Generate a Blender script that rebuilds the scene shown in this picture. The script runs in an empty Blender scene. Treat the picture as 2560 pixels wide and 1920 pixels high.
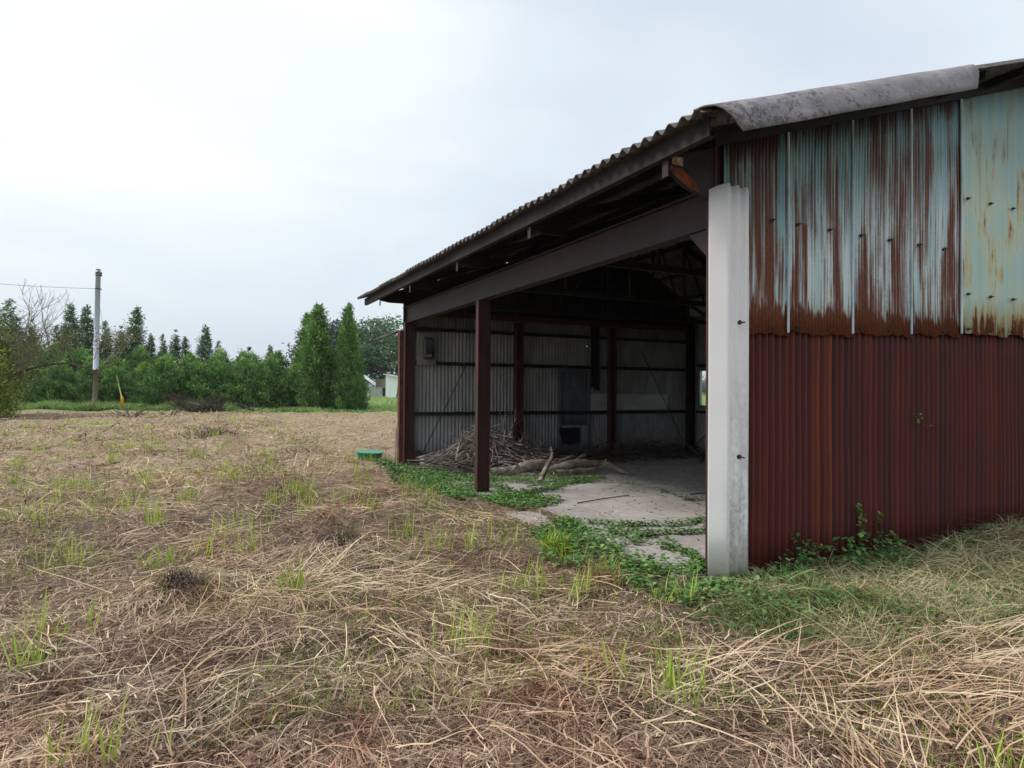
import bpy, bmesh, math, random
import numpy as np
from mathutils import Vector, Matrix
R = math.radians
SC = bpy.context.scene

# ------------------------------------------------------------------ camera
CX, CY, CZ = -3.7926, -4.1056, 1.5
YAW = -26.113
cd = bpy.data.cameras.new('camera'); cam = bpy.data.objects.new('camera', cd)
SC.collection.objects.link(cam); SC.camera = cam
cd.sensor_width = 36; cd.lens = 649.46/1024*36; cd.clip_end = 8000; cd.clip_start = 0.05
fw = Vector((math.sin(R(26.113))*math.cos(R(.6769)), math.cos(R(26.113))*math.cos(R(.6769)), math.sin(R(.6769))))
M_ = fw.to_track_quat('-Z', 'Y').to_matrix().to_4x4() @ Matrix.Rotation(R(0.395), 4, 'Z')
cam.matrix_world = Matrix.Translation((CX, CY, CZ)) @ M_

# ------------------------------------------------------------------ sky and sun
SUN_EL, SUN_AZ = 46, -68        # azimuth measured from +Y towards +X
w = bpy.data.worlds.new('World'); SC.world = w; w.use_nodes = True
nt = w.node_tree; nt.nodes.clear()
def wn(t, **k):
    n = nt.nodes.new(t)
    for a, b in k.items(): setattr(n, a, b)
    return n
L = nt.links.new
out = wn('ShaderNodeOutputWorld'); bg = wn('ShaderNodeBackground'); L(bg.outputs[0], out.inputs[0])
bg.inputs[1].default_value = 0.100
sky = wn('ShaderNodeTexSky', sky_type='NISHITA', sun_disc=False)
sky.sun_elevation = R(SUN_EL); sky.sun_rotation = R(SUN_AZ); sky.air_density = 1.3; sky.dust_density = 3
tc = wn('ShaderNodeTexCoord')
mp = wn('ShaderNodeMapping'); mp.inputs['Scale'].default_value = (1.0, 1.0, 2.6); L(tc.outputs['Generated'], mp.inputs[0])
n1 = wn('ShaderNodeTexNoise'); n1.inputs['Scale'].default_value = 2.1; n1.inputs['Detail'].default_value = 5; n1.inputs['Roughness'].default_value = .42; n1.inputs['Distortion'].default_value = .3
L(mp.outputs[0], n1.inputs['Vector'])
rp = wn('ShaderNodeValToRGB'); L(n1.outputs['Fac'], rp.inputs[0])
rp.color_ramp.elements[0].position = .33; rp.color_ramp.elements[0].color = (5.7, 6.3, 7.15, 1)
rp.color_ramp.elements[1].position = .66; rp.color_ramp.elements[1].color = (7.3, 7.7, 8.1, 1)
e = rp.color_ramp.elements.new(.5); e.color = (6.3, 7.0, 7.6, 1)
# brighter cloud in front of the hidden sun
sd = Vector((math.sin(R(-4))*math.cos(R(34)), math.cos(R(-4))*math.cos(R(34)), math.sin(R(34))))
dp = wn('ShaderNodeVectorMath', operation='DOT_PRODUCT'); L(tc.outputs['Generated'], dp.inputs[0]); dp.inputs[1].default_value = sd
mr = wn('ShaderNodeMapRange'); mr.interpolation_type = 'SMOOTHSTEP'; L(dp.outputs['Value'], mr.inputs[0]); mr.inputs[1].default_value = .875; mr.inputs[2].default_value = 1.0; mr.inputs[3].default_value = 0; mr.inputs[4].default_value = 1
ad = wn('ShaderNodeMix', data_type='RGBA', blend_type='ADD'); L(mr.outputs[0], ad.inputs[0]); L(rp.outputs[0], ad.inputs[6]); ad.inputs[7].default_value = (2.0, 1.7, 1.2, 1)
mx = wn('ShaderNodeMix', data_type='RGBA'); mx.inputs[0].default_value = .9; L(sky.outputs[0], mx.inputs[6]); L(ad.outputs[2], mx.inputs[7])
L(mx.outputs[2], bg.inputs[0])
sl = bpy.data.lights.new('sun', 'SUN'); sl.energy = 2.1; sl.angle = R(16); sl.color = (1, .95, .86)
so = bpy.data.objects.new('sun', sl); SC.collection.objects.link(so)
sv = Vector((math.sin(R(SUN_AZ))*math.cos(R(SUN_EL)), math.cos(R(SUN_AZ))*math.cos(R(SUN_EL)), math.sin(R(SUN_EL))))
so.rotation_euler = sv.to_track_quat('Z', 'Y').to_euler(); so.location = (0, 0, 30)
SC.view_settings.view_transform = 'Standard'; SC.view_settings.look = 'None'; SC.view_settings.exposure = 0.40; SC.view_settings.gamma = 1
SC.view_settings.use_curve_mapping = False
SC.render.engine = 'CYCLES'; SC.cycles.max_bounces = 6; SC.cycles.diffuse_bounces = 4; SC.cycles.transparent_max_bounces = 4

# ------------------------------------------------------------------ helpers
COL = SC.collection
class NT:
    def __init__(s, name):
        s.m = bpy.data.materials.new(name); s.m.use_nodes = True; s.t = s.m.node_tree
        s.b = s.t.nodes['Principled BSDF']; s.b.inputs['Roughness'].default_value = .8
        s.b.inputs['Specular IOR Level'].default_value = .3
        s.c = s.n('ShaderNodeTexCoord').outputs['Object']
    def n(s, t, **k):
        q = s.t.nodes.new(t)
        for a, b in k.items(): setattr(q, a, b)
        return q
    def l(s, a, b): s.t.links.new(a, b)
    def put(s, sock, v):
        if hasattr(v, 'is_linked') or hasattr(v, 'links'): s.l(v, sock)
        elif isinstance(v, (tuple, list)) and sock.type == 'RGBA': sock.default_value = (*v[:3], 1)
        else: sock.default_value = v
    def noise(s, scale=(1, 1, 1), sc=1, detail=4, rough=.55, off=(0, 0, 0), dist=0):
        m = s.n('ShaderNodeMapping'); m.inputs['Scale'].default_value = scale; m.inputs['Location'].default_value = off; s.l(s.c, m.inputs[0])
        q = s.n('ShaderNodeTexNoise'); s.l(m.outputs[0], q.inputs['Vector']); q.inputs['Scale'].default_value = sc
        q.inputs['Detail'].default_value = detail; q.inputs['Roughness'].default_value = rough; q.inputs['Distortion'].default_value = dist
        return q.outputs['Fac']
    def ramp(s, f, els):
        r = s.n('ShaderNodeValToRGB'); s.l(f, r.inputs[0]); cr = r.color_ramp
        while len(cr.elements) < len(els): cr.elements.new(.5)
        for e, (p, c) in zip(cr.elements, els):
            e.position = p; e.color = (c, c, c, 1) if isinstance(c, (int, float)) else (*c, 1)
        return r.outputs[0]
    def mix(s, f, a, b, mode='MIX'):
        q = s.n('ShaderNodeMix', data_type='RGBA', blend_type=mode); s.put(q.inputs[0], f); s.put(q.inputs[6], a); s.put(q.inputs[7], b)
        return q.outputs[2]
    def math(s, op, a, b=0.0, cl=False):
        q = s.n('ShaderNodeMath', operation=op); q.use_clamp = cl; s.put(q.inputs[0], a); s.put(q.inputs[1], b); return q.outputs[0]
    def mr(s, v, a, b, c=0.0, d=1.0):
        q = s.n('ShaderNodeMapRange'); s.put(q.inputs[0], v); q.inputs[1].default_value = a; q.inputs[2].default_value = b; q.inputs[3].default_value = c; q.inputs[4].default_value = d
        return q.outputs[0]
    def xyz(s):
        q = s.n('ShaderNodeSeparateXYZ'); s.l(s.c, q.inputs[0]); return q.outputs
    def attr(s, name='tint'):
        q = s.n('ShaderNodeAttribute', attribute_name=name); return q.outputs['Fac']
    def done(s, col, rough=None, bump=None, bs=.3, bd=.01):
        s.put(s.b.inputs['Base Color'], col)
        if rough is not None: s.put(s.b.inputs['Roughness'], rough)
        if bump is not None:
            q = s.n('ShaderNodeBump'); q.inputs['Strength'].default_value = bs; q.inputs['Distance'].default_value = bd
            s.l(bump, q.inputs['Height']); s.l(q.outputs[0], s.b.inputs['Normal'])
        return s.m
def simple(name, c1, c2, sc=6, scale=(1, 1, 1), rough=.8, bs=.2, metal=0, p=(.35, .65), spec=.3):
    q = NT(name); f = q.noise(scale, sc, 6, .6)
    q.b.inputs['Metallic'].default_value = metal; q.b.inputs['Specular IOR Level'].default_value = spec
    return q.done(q.ramp(f, [(p[0], c1), (p[1], c2)]), rough, f, bs, .01)

def tag(o, label=None, cat=None, group=None, kind=None):
    if label: o['label'] = label
    if cat: o['category'] = cat
    if group: o['group'] = group
    if kind: o['kind'] = kind
    return o
def empty(name, loc=(0, 0, 0), rz=0):
    o = bpy.data.objects.new(name, None); o.location = loc; o.rotation_euler = (0, 0, rz); o.empty_display_size = .2; COL.objects.link(o); return o
def link(name, me, m, parent=None, local=False):
    o = bpy.data.objects.new(name, me); COL.objects.link(o)
    if m and not me.materials: me.materials.append(m)
    if parent:
        o.parent = parent
        if not local: o.matrix_parent_inverse = Matrix.Translation(parent_world(parent)).inverted()
    return o
def parent_world(p):
    v = Vector(p.location)
    if p.parent: v = Vector(p['_w'])  if '_w' in p else parent_world(p.parent)*0
    return v
class MB:
    def __init__(s): s.v = []; s.f = []; s.sm = False
    def box(s, x0, x1, y0, y1, z0, z1):
        b = len(s.v); s.v += [(x, y, z) for z in (z0, z1) for y in (y0, y1) for x in (x0, x1)]
        s.f += [tuple(b+i for i in q) for q in ((0, 2, 3, 1), (4, 5, 7, 6), (0, 1, 5, 4), (2, 6, 7, 3), (0, 4, 6, 2), (1, 3, 7, 5))]; return s
    def bar(s, p, q, wx, wz, up=(0, 0, 1)):
        p = Vector(p); q = Vector(q); d = (q-p).normalized(); u = Vector(up)
        if abs(d.dot(u)) > .99: u = Vector((0, 1, 0))
        a = d.cross(u).normalized(); c = a.cross(d).normalized(); b = len(s.v)
        for e in (p, q):
            for i, j in ((-1, -1), (1, -1), (1, 1), (-1, 1)): s.v.append(tuple(e+a*i*wx/2+c*j*wz/2))
        s.f += [tuple(b+i for i in t) for t in ((0, 1, 2, 3), (7, 6, 5, 4), (0, 4, 5, 1), (1, 5, 6, 2), (2, 6, 7, 3), (3, 7, 4, 0))]; return s
    def tube(s, pts, rad, n=6, cap=True):
        pts = [Vector(p) for p in pts]; b = len(s.v); k = len(pts)
        if not hasattr(rad, '__len__'): rad = [rad]*k
        ref = Vector((.13, .31, .94))
        for i, p in enumerate(pts):
            d = (pts[min(i+1, k-1)]-pts[max(i-1, 0)]).normalized()
            r0 = ref if abs(d.dot(ref)) < .95 else Vector((1, 0, 0))
            a = d.cross(r0).normalized(); c = d.cross(a)
            for j in range(n):
                t = 2*math.pi*j/n; s.v.append(tuple(p+(a*math.cos(t)+c*math.sin(t))*rad[i]))
        for i in range(k-1):
            for j in range(n): s.f.append((b+i*n+j, b+i*n+(j+1) % n, b+(i+1)*n+(j+1) % n, b+(i+1)*n+j))
        if cap: s.f.append(tuple(b+j for j in range(n))); s.f.append(tuple(b+(k-1)*n+j for j in range(n-1, -1, -1)))
        s.sm = True; return s
    def mesh(s, name):
        me = bpy.data.meshes.new(name); me.from_pydata(s.v, [], s.f); me.update()
        if s.sm: me.polygons.foreach_set('use_smooth', [True]*len(me.polygons))
        return me
    def build(s, name, m, parent=None, bevel=0):
        o = link(name, s.mesh(name), m, parent)
        if bevel:
            q = o.modifiers.new('bevel', 'BEVEL'); q.width = bevel; q.segments = 2; q.limit_method = 'ANGLE'
        return o
def npmesh(name, V, F, tint=None, smooth=False):
    """V (n,3) F (m,k) with constant k"""
    me = bpy.data.meshes.new(name); V = np.ascontiguousarray(V, np.float32); F = np.ascontiguousarray(F, np.int32); m, k = F.shape
    me.vertices.add(len(V)); me.vertices.foreach_set('co', V.ravel())
    me.loops.add(m*k); me.loops.foreach_set('vertex_index', F.ravel())
    me.polygons.add(m); me.polygons.foreach_set('loop_start', np.arange(0, m*k, k, dtype=np.int32)); me.polygons.foreach_set('loop_total', np.full(m, k, np.int32))
    if smooth: me.polygons.foreach_set('use_smooth', np.ones(m, bool))
    if tint is not None:
        a = me.attributes.new('tint', 'FLOAT', 'POINT'); a.data.foreach_set('value', np.ascontiguousarray(tint, np.float32))
    me.update(calc_edges=True); return me
rng = np.random.default_rng(7); rnd = random.Random(5)

def _h(i, j, s):
    n = (i.astype(np.int64)*374761393+j.astype(np.int64)*668265263+s*974634777) & 0xffffffff
    n = ((n ^ (n >> 13))*1274126177) & 0xffffffff
    return ((n ^ (n >> 16)) & 0xffff)/65535.0
def vn(x, y, s=0):
    i = np.floor(x); j = np.floor(y); u = x-i; v = y-j; u = u*u*(3-2*u); v = v*v*(3-2*v)
    return (_h(i, j, s)*(1-u)+_h(i+1, j, s)*u)*(1-v)+(_h(i, j+1, s)*(1-u)+_h(i+1, j+1, s)*u)*v
def sstep(a, b, x): t = np.clip((x-a)/(b-a), 0, 1); return t*t*(3-2*t)
def depth(x, y): return (x-CX)*.44+(y-CY)*.898
def lat(x, y): return (x-CX)*.898-(y-CY)*.44
def P(la, de, z=0): return (CX+la*.898+de*.44, CY-la*.44+de*.898, z)
MOUNDS = [(-2.55, 1.5, .42, .21), (-3.87, .95, .35, .13), (-4.9, 4.4, .8, .10), (-3.2, 5.6, .9, .12), (-1.6, 3.4, .6, .08), (.9, -2.4, .7, .06), (3.7, -1.0, .65, .27), (2.4, -1.5, .6, .06), (-3.3, -.6, .5, .03),
          (-6.8, 19.7, 1.2, .2), (-3.3, 17.3, 1, .22), (-5.8, 9.2, .8, .12), (-4.2, 12, 1.4, .12), (-.93, .1, .3, .06), (-5.2, 3.2, .8, .08), (-2, 8, 1.5, .1), (-7, 30, 2, .25), (-3.7, 32.7, 1.6, .25), (-.7, 31.8, 1.4, .25), (2.6, 34, 1.2, .2)]
def slab_edge(y): return -.10+.34*np.exp(-((y-2.9)/.75)**2)+.22*(vn(y*2.1, y*0+3.3, 71)-.5)
def H(x, y):
    x = np.asarray(x, float); y = np.asarray(y, float)
    wr = vn(x*.35+3, y*1.1+.5*vn(x*.3, y*.3, 4), 1); fr_ = sstep(6, 14, depth(x, y))
    h = (.08+.12*fr_)*(wr-.45)+(.07+.12*fr_)*(vn(x*1.3, y*1.7, 2)-.5)+(.06+.06*fr_)*(vn(x*4, y*4.5, 3)-.5)+.10*fr_*np.maximum(0, vn(x*.9, y*2.2, 7)-.6)*4*.35
    for mx_, my_, r, a in MOUNDS: h = h+a*np.exp(-((x-mx_)**2+(y-my_)**2)/(r*r))
    bx = slab_edge(y); dx = np.maximum(np.maximum(bx-x, x-7.5), 0); dy = np.maximum(np.maximum(-.1-y, y-8.7), 0); d = np.hypot(dx, dy)
    k = sstep(0.0, .8, d); far = 1-sstep(60, 120, np.hypot(x-CX, y-CY))
    return np.where(d <= 0, -.06, np.where(y < -.1, -.045, .012)*(1-k)+k*h*far+np.where((d < .8) & (y < -.1), .36*np.exp(-((x-3.6)**2+(y+1.0)**2)/.5)*(1-k), 0))

# ------------------------------------------------------------------ materials
q = NT('field ground')
X, Y, Z = q.xyz()
dpt = q.math('ADD', q.math('MULTIPLY', q.math('SUBTRACT', X, CX), .44), q.math('MULTIPLY', q.math('SUBTRACT', Y, CY), .898))
big = q.noise((1, 1, 0), .55, 5, .6); fine = q.noise((1, 1, 0), 9, 8, .75, dist=.6); st = q.noise((.6, 3.2, 0), 2.2, 8, .7, dist=1.2); mid = q.noise((1, 1, 0), 1.7, 6, .65, off=(9, 3, 0))
straw = q.ramp(q.math('ADD', q.math('MULTIPLY', st, .55), q.math('MULTIPLY', fine, .45)), [(.36, (.07, .048, .038)), (.45, (.21, .15, .11)), (.53, (.39, .29, .205)), (.64, (.64, .52, .37))])
straw = q.mix(q.ramp(big, [(.42, 0.0), (.62, .55)]), straw, q.mix(.6, straw, (.27, .14, .07)))
straw = q.mix(q.math('MAXIMUM', q.ramp(mid, [(.47, 0.0), (.62, .65)]), q.mr(dpt, 36, 45, 0, .75)), straw, q.ramp(fine, [(.3, (.10, .13, .03)), (.7, (.30, .32, .10))]))
green = q.ramp(q.math('ADD', q.math('MULTIPLY', fine, .5), q.math('MULTIPLY', mid, .5)), [(.36, (.08, .15, .03)), (.6, (.24, .36, .10)), (.75, (.36, .44, .16))])
edge = q.math('ADD', dpt, q.math('MULTIPLY', big, 3.0)); gf = q.mr(edge, 44.5, 46.0)
back = q.mr(q.math('ADD', X, q.math('MULTIPLY', mid, 1.5)), 8.2, 9.5)
col = q.mix(q.math('MAXIMUM', gf, back, True), straw, green)
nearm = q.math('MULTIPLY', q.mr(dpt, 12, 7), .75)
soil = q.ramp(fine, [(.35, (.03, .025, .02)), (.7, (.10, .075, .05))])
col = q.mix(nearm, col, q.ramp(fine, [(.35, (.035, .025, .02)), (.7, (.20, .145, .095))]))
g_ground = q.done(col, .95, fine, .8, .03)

q = NT('straw'); t = q.attr(); big = q.noise((1, 1, 0), .8, 4, .6, off=(4, 1, 0)); m2 = q.noise((1, 1, 0), 2.3, 3, .6)
c = q.ramp(t, [(0.0, (.05, .034, .027)), (.18, (.19, .13, .10)), (.42, (.44, .325, .235)), (.72, (.64, .50, .335)), (1.0, (.84, .71, .49))])
c = q.mix(q.ramp(big, [(.42, 0.0), (.58, .85)]), c, q.mix(1.0, c, (.80, .68, .66), 'MULTIPLY')); c = q.mix(q.ramp(q.noise((1, 1, 0), 3.1, 4, .6, off=(1, 7, 0)), [(.5, 0.0), (.62, .8)]), c, q.mix(1.0, c, (.66, .56, .52), 'MULTIPLY'))
c = q.mix(q.ramp(m2, [(.56, 0.0), (.68, .55)]), c, q.mix(1.0, c, (.75, .50, .36), 'MULTIPLY'))
m_straw = q.done(c, .75)

def leafmat(name, cs, rough=.55, trans=.25):
    q = NT(name); t = q.attr(); c = q.ramp(t, cs); q.done(c, rough)
    if trans:
        tr = q.n('ShaderNodeBsdfTranslucent'); q.l(c, tr.inputs[0]); ms = q.n('ShaderNodeMixShader'); ms.inputs[0].default_value = trans
        o = q.t.nodes['Material Output']; q.l(q.b.outputs[0], ms.inputs[1]); q.l(tr.outputs[0], ms.inputs[2]); q.l(ms.outputs[0], o.inputs[0])
    return q.m
m_shoot = leafmat('fresh grass shoots', [(0, (.20, .30, .04)), (.5, (.40, .54, .08)), (1, (.60, .68, .18))], .5, .35)
m_ivy = leafmat('creeper leaves', [(0, (.05, .12, .035)), (.5, (.14, .29, .08)), (1, (.32, .50, .16))], .45, .25)
m_weed = leafmat('weed leaves', [(0, (.05, .12, .02)), (.6, (.14, .26, .05)), (1, (.28, .38, .10))], .5, .3)
m_olive = leafmat('mixed verge grass', [(0, (.05, .06, .025)), (.40, (.13, .20, .055)), (.6, (.26, .26, .11)), (.8, (.42, .36, .20)), (1, (.64, .56, .34))], .6, .2)
m_dry = leafmat('dry rust grass', [(0, (.10, .05, .025)), (.5, (.28, .15, .06)), (1, (.45, .29, .13))], .7, .1)
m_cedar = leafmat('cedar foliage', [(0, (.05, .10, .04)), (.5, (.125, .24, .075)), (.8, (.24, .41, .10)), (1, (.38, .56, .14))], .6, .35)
m_cedard = leafmat('dark cedar foliage', [(0, (.035, .08, .04)), (.5, (.085, .165, .07)), (1, (.20, .31, .12))], .6, .3)
m_broad = leafmat('broadleaf foliage', [(0, (.045, .09, .055)), (.5, (.11, .19, .09)), (1, (.22, .32, .16))], .6, .25)
m_yell = leafmat('yellow green foliage', [(0, (.08, .13, .02)), (.5, (.22, .30, .05)), (1, (.42, .48, .10))], .55, .3)
m_mead = leafmat('meadow grass', [(0, (.11, .20, .05)), (.5, (.27, .42, .13)), (1, (.48, .55, .26))], .6, .3)
m_bark = simple('bark', (.05, .035, .027), (.14, .105, .08), 14, (1, 1, .3), .95, .5)
m_twig = simple('grey dead wood', (.075, .06, .053), (.34, .30, .27), 6, (1, 1, 1), .9, .4)
m_twigd = simple('dark dead twigs', (.045, .034, .028), (.15, .12, .10), 7, (1, 1, 1), .95, .3)
m_bare = simple('bare branch bark', (.14, .12, .09), (.30, .26, .20), 4, (1, 1, 1), .9, .3)
q = NT('log wood'); f = q.noise((1, 1, 1), 7, 8, .65, dist=.8); f2 = q.noise((2, 14, 14), 2, 5, .6)
m_log = q.done(q.mix(f2, q.ramp(f, [(.35, (.12, .095, .08)), (.65, (.46, .40, .34))]), q.ramp(f, [(.4, (.16, .13, .105)), (.6, (.27, .235, .2))])), .9, f2, .6, .02)
m_cut = simple('cut wood end', (.42, .37, .30), (.62, .56, .47), 12, rough=.9)
m_steel = simple('maroon painted steel', (.042, .019, .020), (.085, .034, .032), 3.5, (1, 1, .5), .55, .1, p=(.3, .7))
m_steelg = simple('dull brown painted steel', (.028, .018, .019), (.044, .028, .031), 2.5, (1, 1, 1), .6, .1, p=(.3, .7))
m_post2 = simple('red oxide steel', (.06, .020, .020), (.11, .034, .030), 4, (1, 1, .4), .65, .15)
m_rust = simple('orange rust', (.10, .035, .022), (.38, .12, .055), 16, (1, 1, 1), .9, .4)
m_dark = simple('dark purlin steel', (.014, .012, .014), (.034, .026, .028), 5, rough=.7)
q = NT('roof slate'); f = q.noise((1, 1, 1), 5, 8, .7); g = q.noise((1, 1, 1), 22, 6, .7, off=(3, 3, 3)); X, Y, Z = q.xyz()
geo = q.n('ShaderNodeNewGeometry')
c = q.mix(q.ramp(g, [(.5, 0.0), (.6, .85)]), q.ramp(f, [(.35, (.10, .09, .09)), (.7, (.20, .185, .185))]), (.045, .042, .045))
m_roof = q.done(c, .95, g, .4, .01)
q = NT('mossy slate trim'); f = q.noise((1, 1, 1), 4, 6, .6); g = q.noise((1, 1, 1), 15, 8, .74, off=(2, 5, 1), dist=.25); X, Y, Z = q.xyz()
gm = q.math('ADD', g, q.mr(X, 1.2, -.5, -.01, .10)); c = q.ramp(f, [(.3, (.17, .155, .165)), (.7, (.33, .31, .325))])
c = q.mix(q.ramp(gm, [(.57, 0.0), (.64, .75)]), c, (.07, .064, .064)); c = q.mix(q.ramp(q.noise((1, 1, 1), 40, 4, .6), [(.55, 0.0), (.65, .4)]), c, (.46, .44, .43))
m_trim = q.done(c, .95, g, .5, .012)
m_under = simple('slate underside', (.20, .19, .12), (.36, .34, .24), 7, rough=.95)
q = NT('grey slate wall'); X, Y, Z = q.xyz(); f = q.noise((3, 1, .8), 1.6, 6, .6); g = q.noise((9, 1, 1.2), 2, 4, .6)
c = q.ramp(f, [(.3, (.25, .25, .255)), (.7, (.42, .42, .43))]); c = q.mix(q.ramp(g, [(.5, 0.0), (.75, .5)]), c, (.20, .18, .17))
m_slate = q.done(c, .9)
q = NT('weathered blue paint on iron'); X, Y, Z = q.xyz()
fs = q.noise((11, 0, .30), 1.6, 5, .6); fp = q.noise((2.3, 0, .38), 1.3, 4, .55, off=(2.2, 0, .6), dist=.25); fl = q.noise((40, 0, .35), 2, 3, .5); fg = q.noise((1, 1, 1), 28, 5, .7); fw_ = q.noise((4.5, 0, .3), 1.5, 3, .5, off=(7, 0, 2))
fm = q.noise((1, 0, 1), 1.7, 3, .5, off=(1, 0, 5))
rib = q.math('SINE', q.math('MULTIPLY', X, 2*math.pi/.040))
low = q.mr(q.math('ADD', Z, q.math('MULTIPLY', fs, .75)), 2.64, 2.46, 0, .24)
s = q.math('ADD', q.math('MULTIPLY', fs, .42), q.math('MULTIPLY', fp, .58)); s = q.math('ADD', s, q.math('MULTIPLY', q.math('SUBTRACT', fg, .5), .07)); s = q.math('ADD', s, q.math('MULTIPLY', rib, .022)); s = q.math('ADD', s, q.math('MULTIPLY', q.math('SUBTRACT', fl, .5), .16))
s = q.math('ADD', s, low); pk = q.mr(q.math('COSINE', q.math('MULTIPLY', q.math('SUBTRACT', X, .22), 2*math.pi/.41)), .88, 1.0); s = q.math('ADD', s, q.math('MULTIPLY', q.math('MULTIPLY', pk, q.mr(Z, 3.02, 2.97)), q.mr(Z, 2.25, 2.97, 0, .09))); hz = q.math('SUBTRACT', Z, q.math('MULTIPLY', X, .32)); s = q.math('ADD', s, q.mr(hz, 3.0, 3.5, 0, -.05)); s = q.math('ADD', s, q.mr(hz, 3.30, 3.58, 0, .12))
paint = q.ramp(fw_, [(.35, (.40, .58, .62)), (.6, (.68, .78, .81))]); paint = q.mix(q.mr(hz, 2.35, 3.0, 0, .9), paint, q.ramp(fl, [(.3, (.10, .26, .31)), (.7, (.27, .48, .52))]))
paint = q.mix(q.math('MULTIPLY', q.ramp(fl, [(.50, 0.0), (.60, .75)]), q.mr(s, .40, .50)), paint, (.55, .44, .26))
rust = q.ramp(fg, [(.3, (.11, .034, .020)), (.7, (.21, .070, .036))]); rust = q.mix(q.mr(hz, 2.6, 3.3, 0, .75), rust, (.095, .07, .062))
c = q.mix(q.ramp(s, [(.455, 0.0), (.485, .5), (.54, 1.0)]), paint, rust)
m_blue = q.done(c, .62, fg, .15, .004)
m_rib = simple('chalky pale blue paint', (.32, .48, .52), (.70, .78, .82), 3, (1, 1, .6), .7, .1)
q = NT('pale mint paint on iron'); X, Y, Z = q.xyz()
fs = q.noise((6, 0, .5), 2.2, 5, .6, off=(3, 0, 1)); fp = q.noise((1.8, 0, .8), 1.8, 4, .6, off=(5, 0, 2)); fg = q.noise((1, 1, 1), 20, 5, .7)
s = q.math('ADD', q.math('ADD', q.math('MULTIPLY', fs, .5), q.math('MULTIPLY', fp, .5)), q.mr(Z, 2.5, 2.12, 0, .13)); s = q.math('ADD', s, q.math('MULTIPLY', q.math('SUBTRACT', fg, .5), .06))
c = q.ramp(s, [(.42, (.42, .60, .58)), (.52, (.55, .62, .47)), (.575, (.52, .43, .22)), (.61, (.22, .075, .035)), (.7, (.14, .04, .025))])
c = q.mix(q.mr(Z, 3.5, 4.2, 0, .6), c, (.20, .36, .38))
m_mint = q.done(c, .6, fg, .12, .004)
q = NT('red rusted iron'); X, Y, Z = q.xyz()
fr = q.noise((9.5, 0, .12), 1.0, 3, .6); fl = q.noise((26, 0, .6), 1.5, 4, .6); fp = q.noise((1, 0, 1), 1.1, 5, .6, off=(2, 0, 4)); fg = q.noise((1, 1, 1), 30, 5, .7)
wnz = q.n('ShaderNodeTexWhiteNoise', noise_dimensions='1D'); q.l(q.math('FLOOR', q.math('ADD', q.math('DIVIDE', X, .080), .25)), wnz.inputs['W'])
c = q.ramp(q.math('ADD', q.math('MULTIPLY', fr, .75), q.math('MULTIPLY', wnz.outputs['Value'], .25)), [(.32, (.075, .028, .028)), (.45, (.105, .028, .025)), (.57, (.14, .032, .024)), (.74, (.25, .068, .030))])
c = q.mix(q.ramp(fl, [(.5, 0.0), (.7, .45)]), c, (.19, .042, .026)); c = q.mix(q.ramp(fp, [(.45, 0.0), (.65, .5)]), c, (.065, .026, .026))
c = q.mix(q.math('MULTIPLY', q.ramp(fl, [(.45, 0.0), (.6, 1.0)]), q.mr(Z, 1.45, 2.1, 0, .6)), c, (.035, .02, .018))
m_red = q.done(c, .72, fg, .25, .004)
q = NT('white grimy slate'); X, Y, Z = q.xyz(); f = q.noise((9, 9, .8), 2.2, 6, .65); g = q.noise((1, 1, 1), 24, 6, .7); fb = q.noise((1, 1, 1), 2, 4, .5)
k = q.math('MULTIPLY', q.mr(Z, 1.9, .35, .15, 1.0), q.mr(X, .02, .16, .0, 1.0))
d = q.math('MULTIPLY', q.ramp(q.math('ADD', q.math('MULTIPLY', f, .6), q.math('MULTIPLY', g, .4)), [(.42, 0.0), (.62, 1.0)]), k)
c = q.mix(q.math('MULTIPLY', d, .8), q.ramp(fb, [(.3, (.86, .84, .84)), (.7, (.92, .90, .90))]), (.15, .15, .15))
c = q.mix(q.mr(Z, .5, -.05, 0, .55), c, (.50, .41, .34)); c = q.mix(q.mr(Z, 3.12, 3.2, 0, .35), c, (.40, .36, .2))
m_white = q.done(c, .85, g, .3, .006)
q = NT('concrete slab'); f = q.noise((1, 1, 1), 1.3, 7, .62); g = q.noise((1, 1, 1), 11, 8, .75)
vo = q.n('ShaderNodeTexVoronoi', feature='DISTANCE_TO_EDGE'); vm = q.n('ShaderNodeMapping'); vm.inputs['Scale'].default_value = (.42, .36, 1); q.l(q.c, vm.inputs[0])
nz = q.n('ShaderNodeTexNoise'); nz.inputs['Scale'].default_value = 2.5; q.l(q.c, nz.inputs[0]); va = q.n('ShaderNodeVectorMath', operation='MULTIPLY_ADD'); q.l(nz.outputs['Color'], va.inputs[0]); va.inputs[1].default_value = (.16, .16, 0); q.l(vm.outputs[0], va.inputs[2]); q.l(va.outputs[0], vo.inputs['Vector'])
c = q.ramp(f, [(.3, (.36, .335, .32)), (.7, (.60, .56, .54))]); c = q.mix(q.ramp(g, [(.42, 0.0), (.75, .55)]), c, (.16, .135, .12))
c = q.mix(q.ramp(vo.outputs['Distance'], [(.003, 1.0), (.008, 0.0)]), c, (.05, .045, .035))
m_conc = q.done(c, .9, g, .35, .006)
m_green = simple('green plastic', (.01, .20, .11), (.03, .33, .19), 11, rough=.45, p=(.3, .75), spec=.5)
m_foam = simple('dirty white board', (.50, .49, .48), (.68, .67, .66), 5, rough=.8)
m_board = simple('grey plywood', (.15, .14, .13), (.24, .22, .205), 5, (3, 1, .6), .85, .2)
m_meter = simple('black meter case', (.02, .02, .023), (.04, .04, .045), 5, rough=.4, spec=.5)
m_black = simple('black plastic and dark opening', (.008, .008, .011), (.02, .02, .026), 4, rough=.6)
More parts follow.
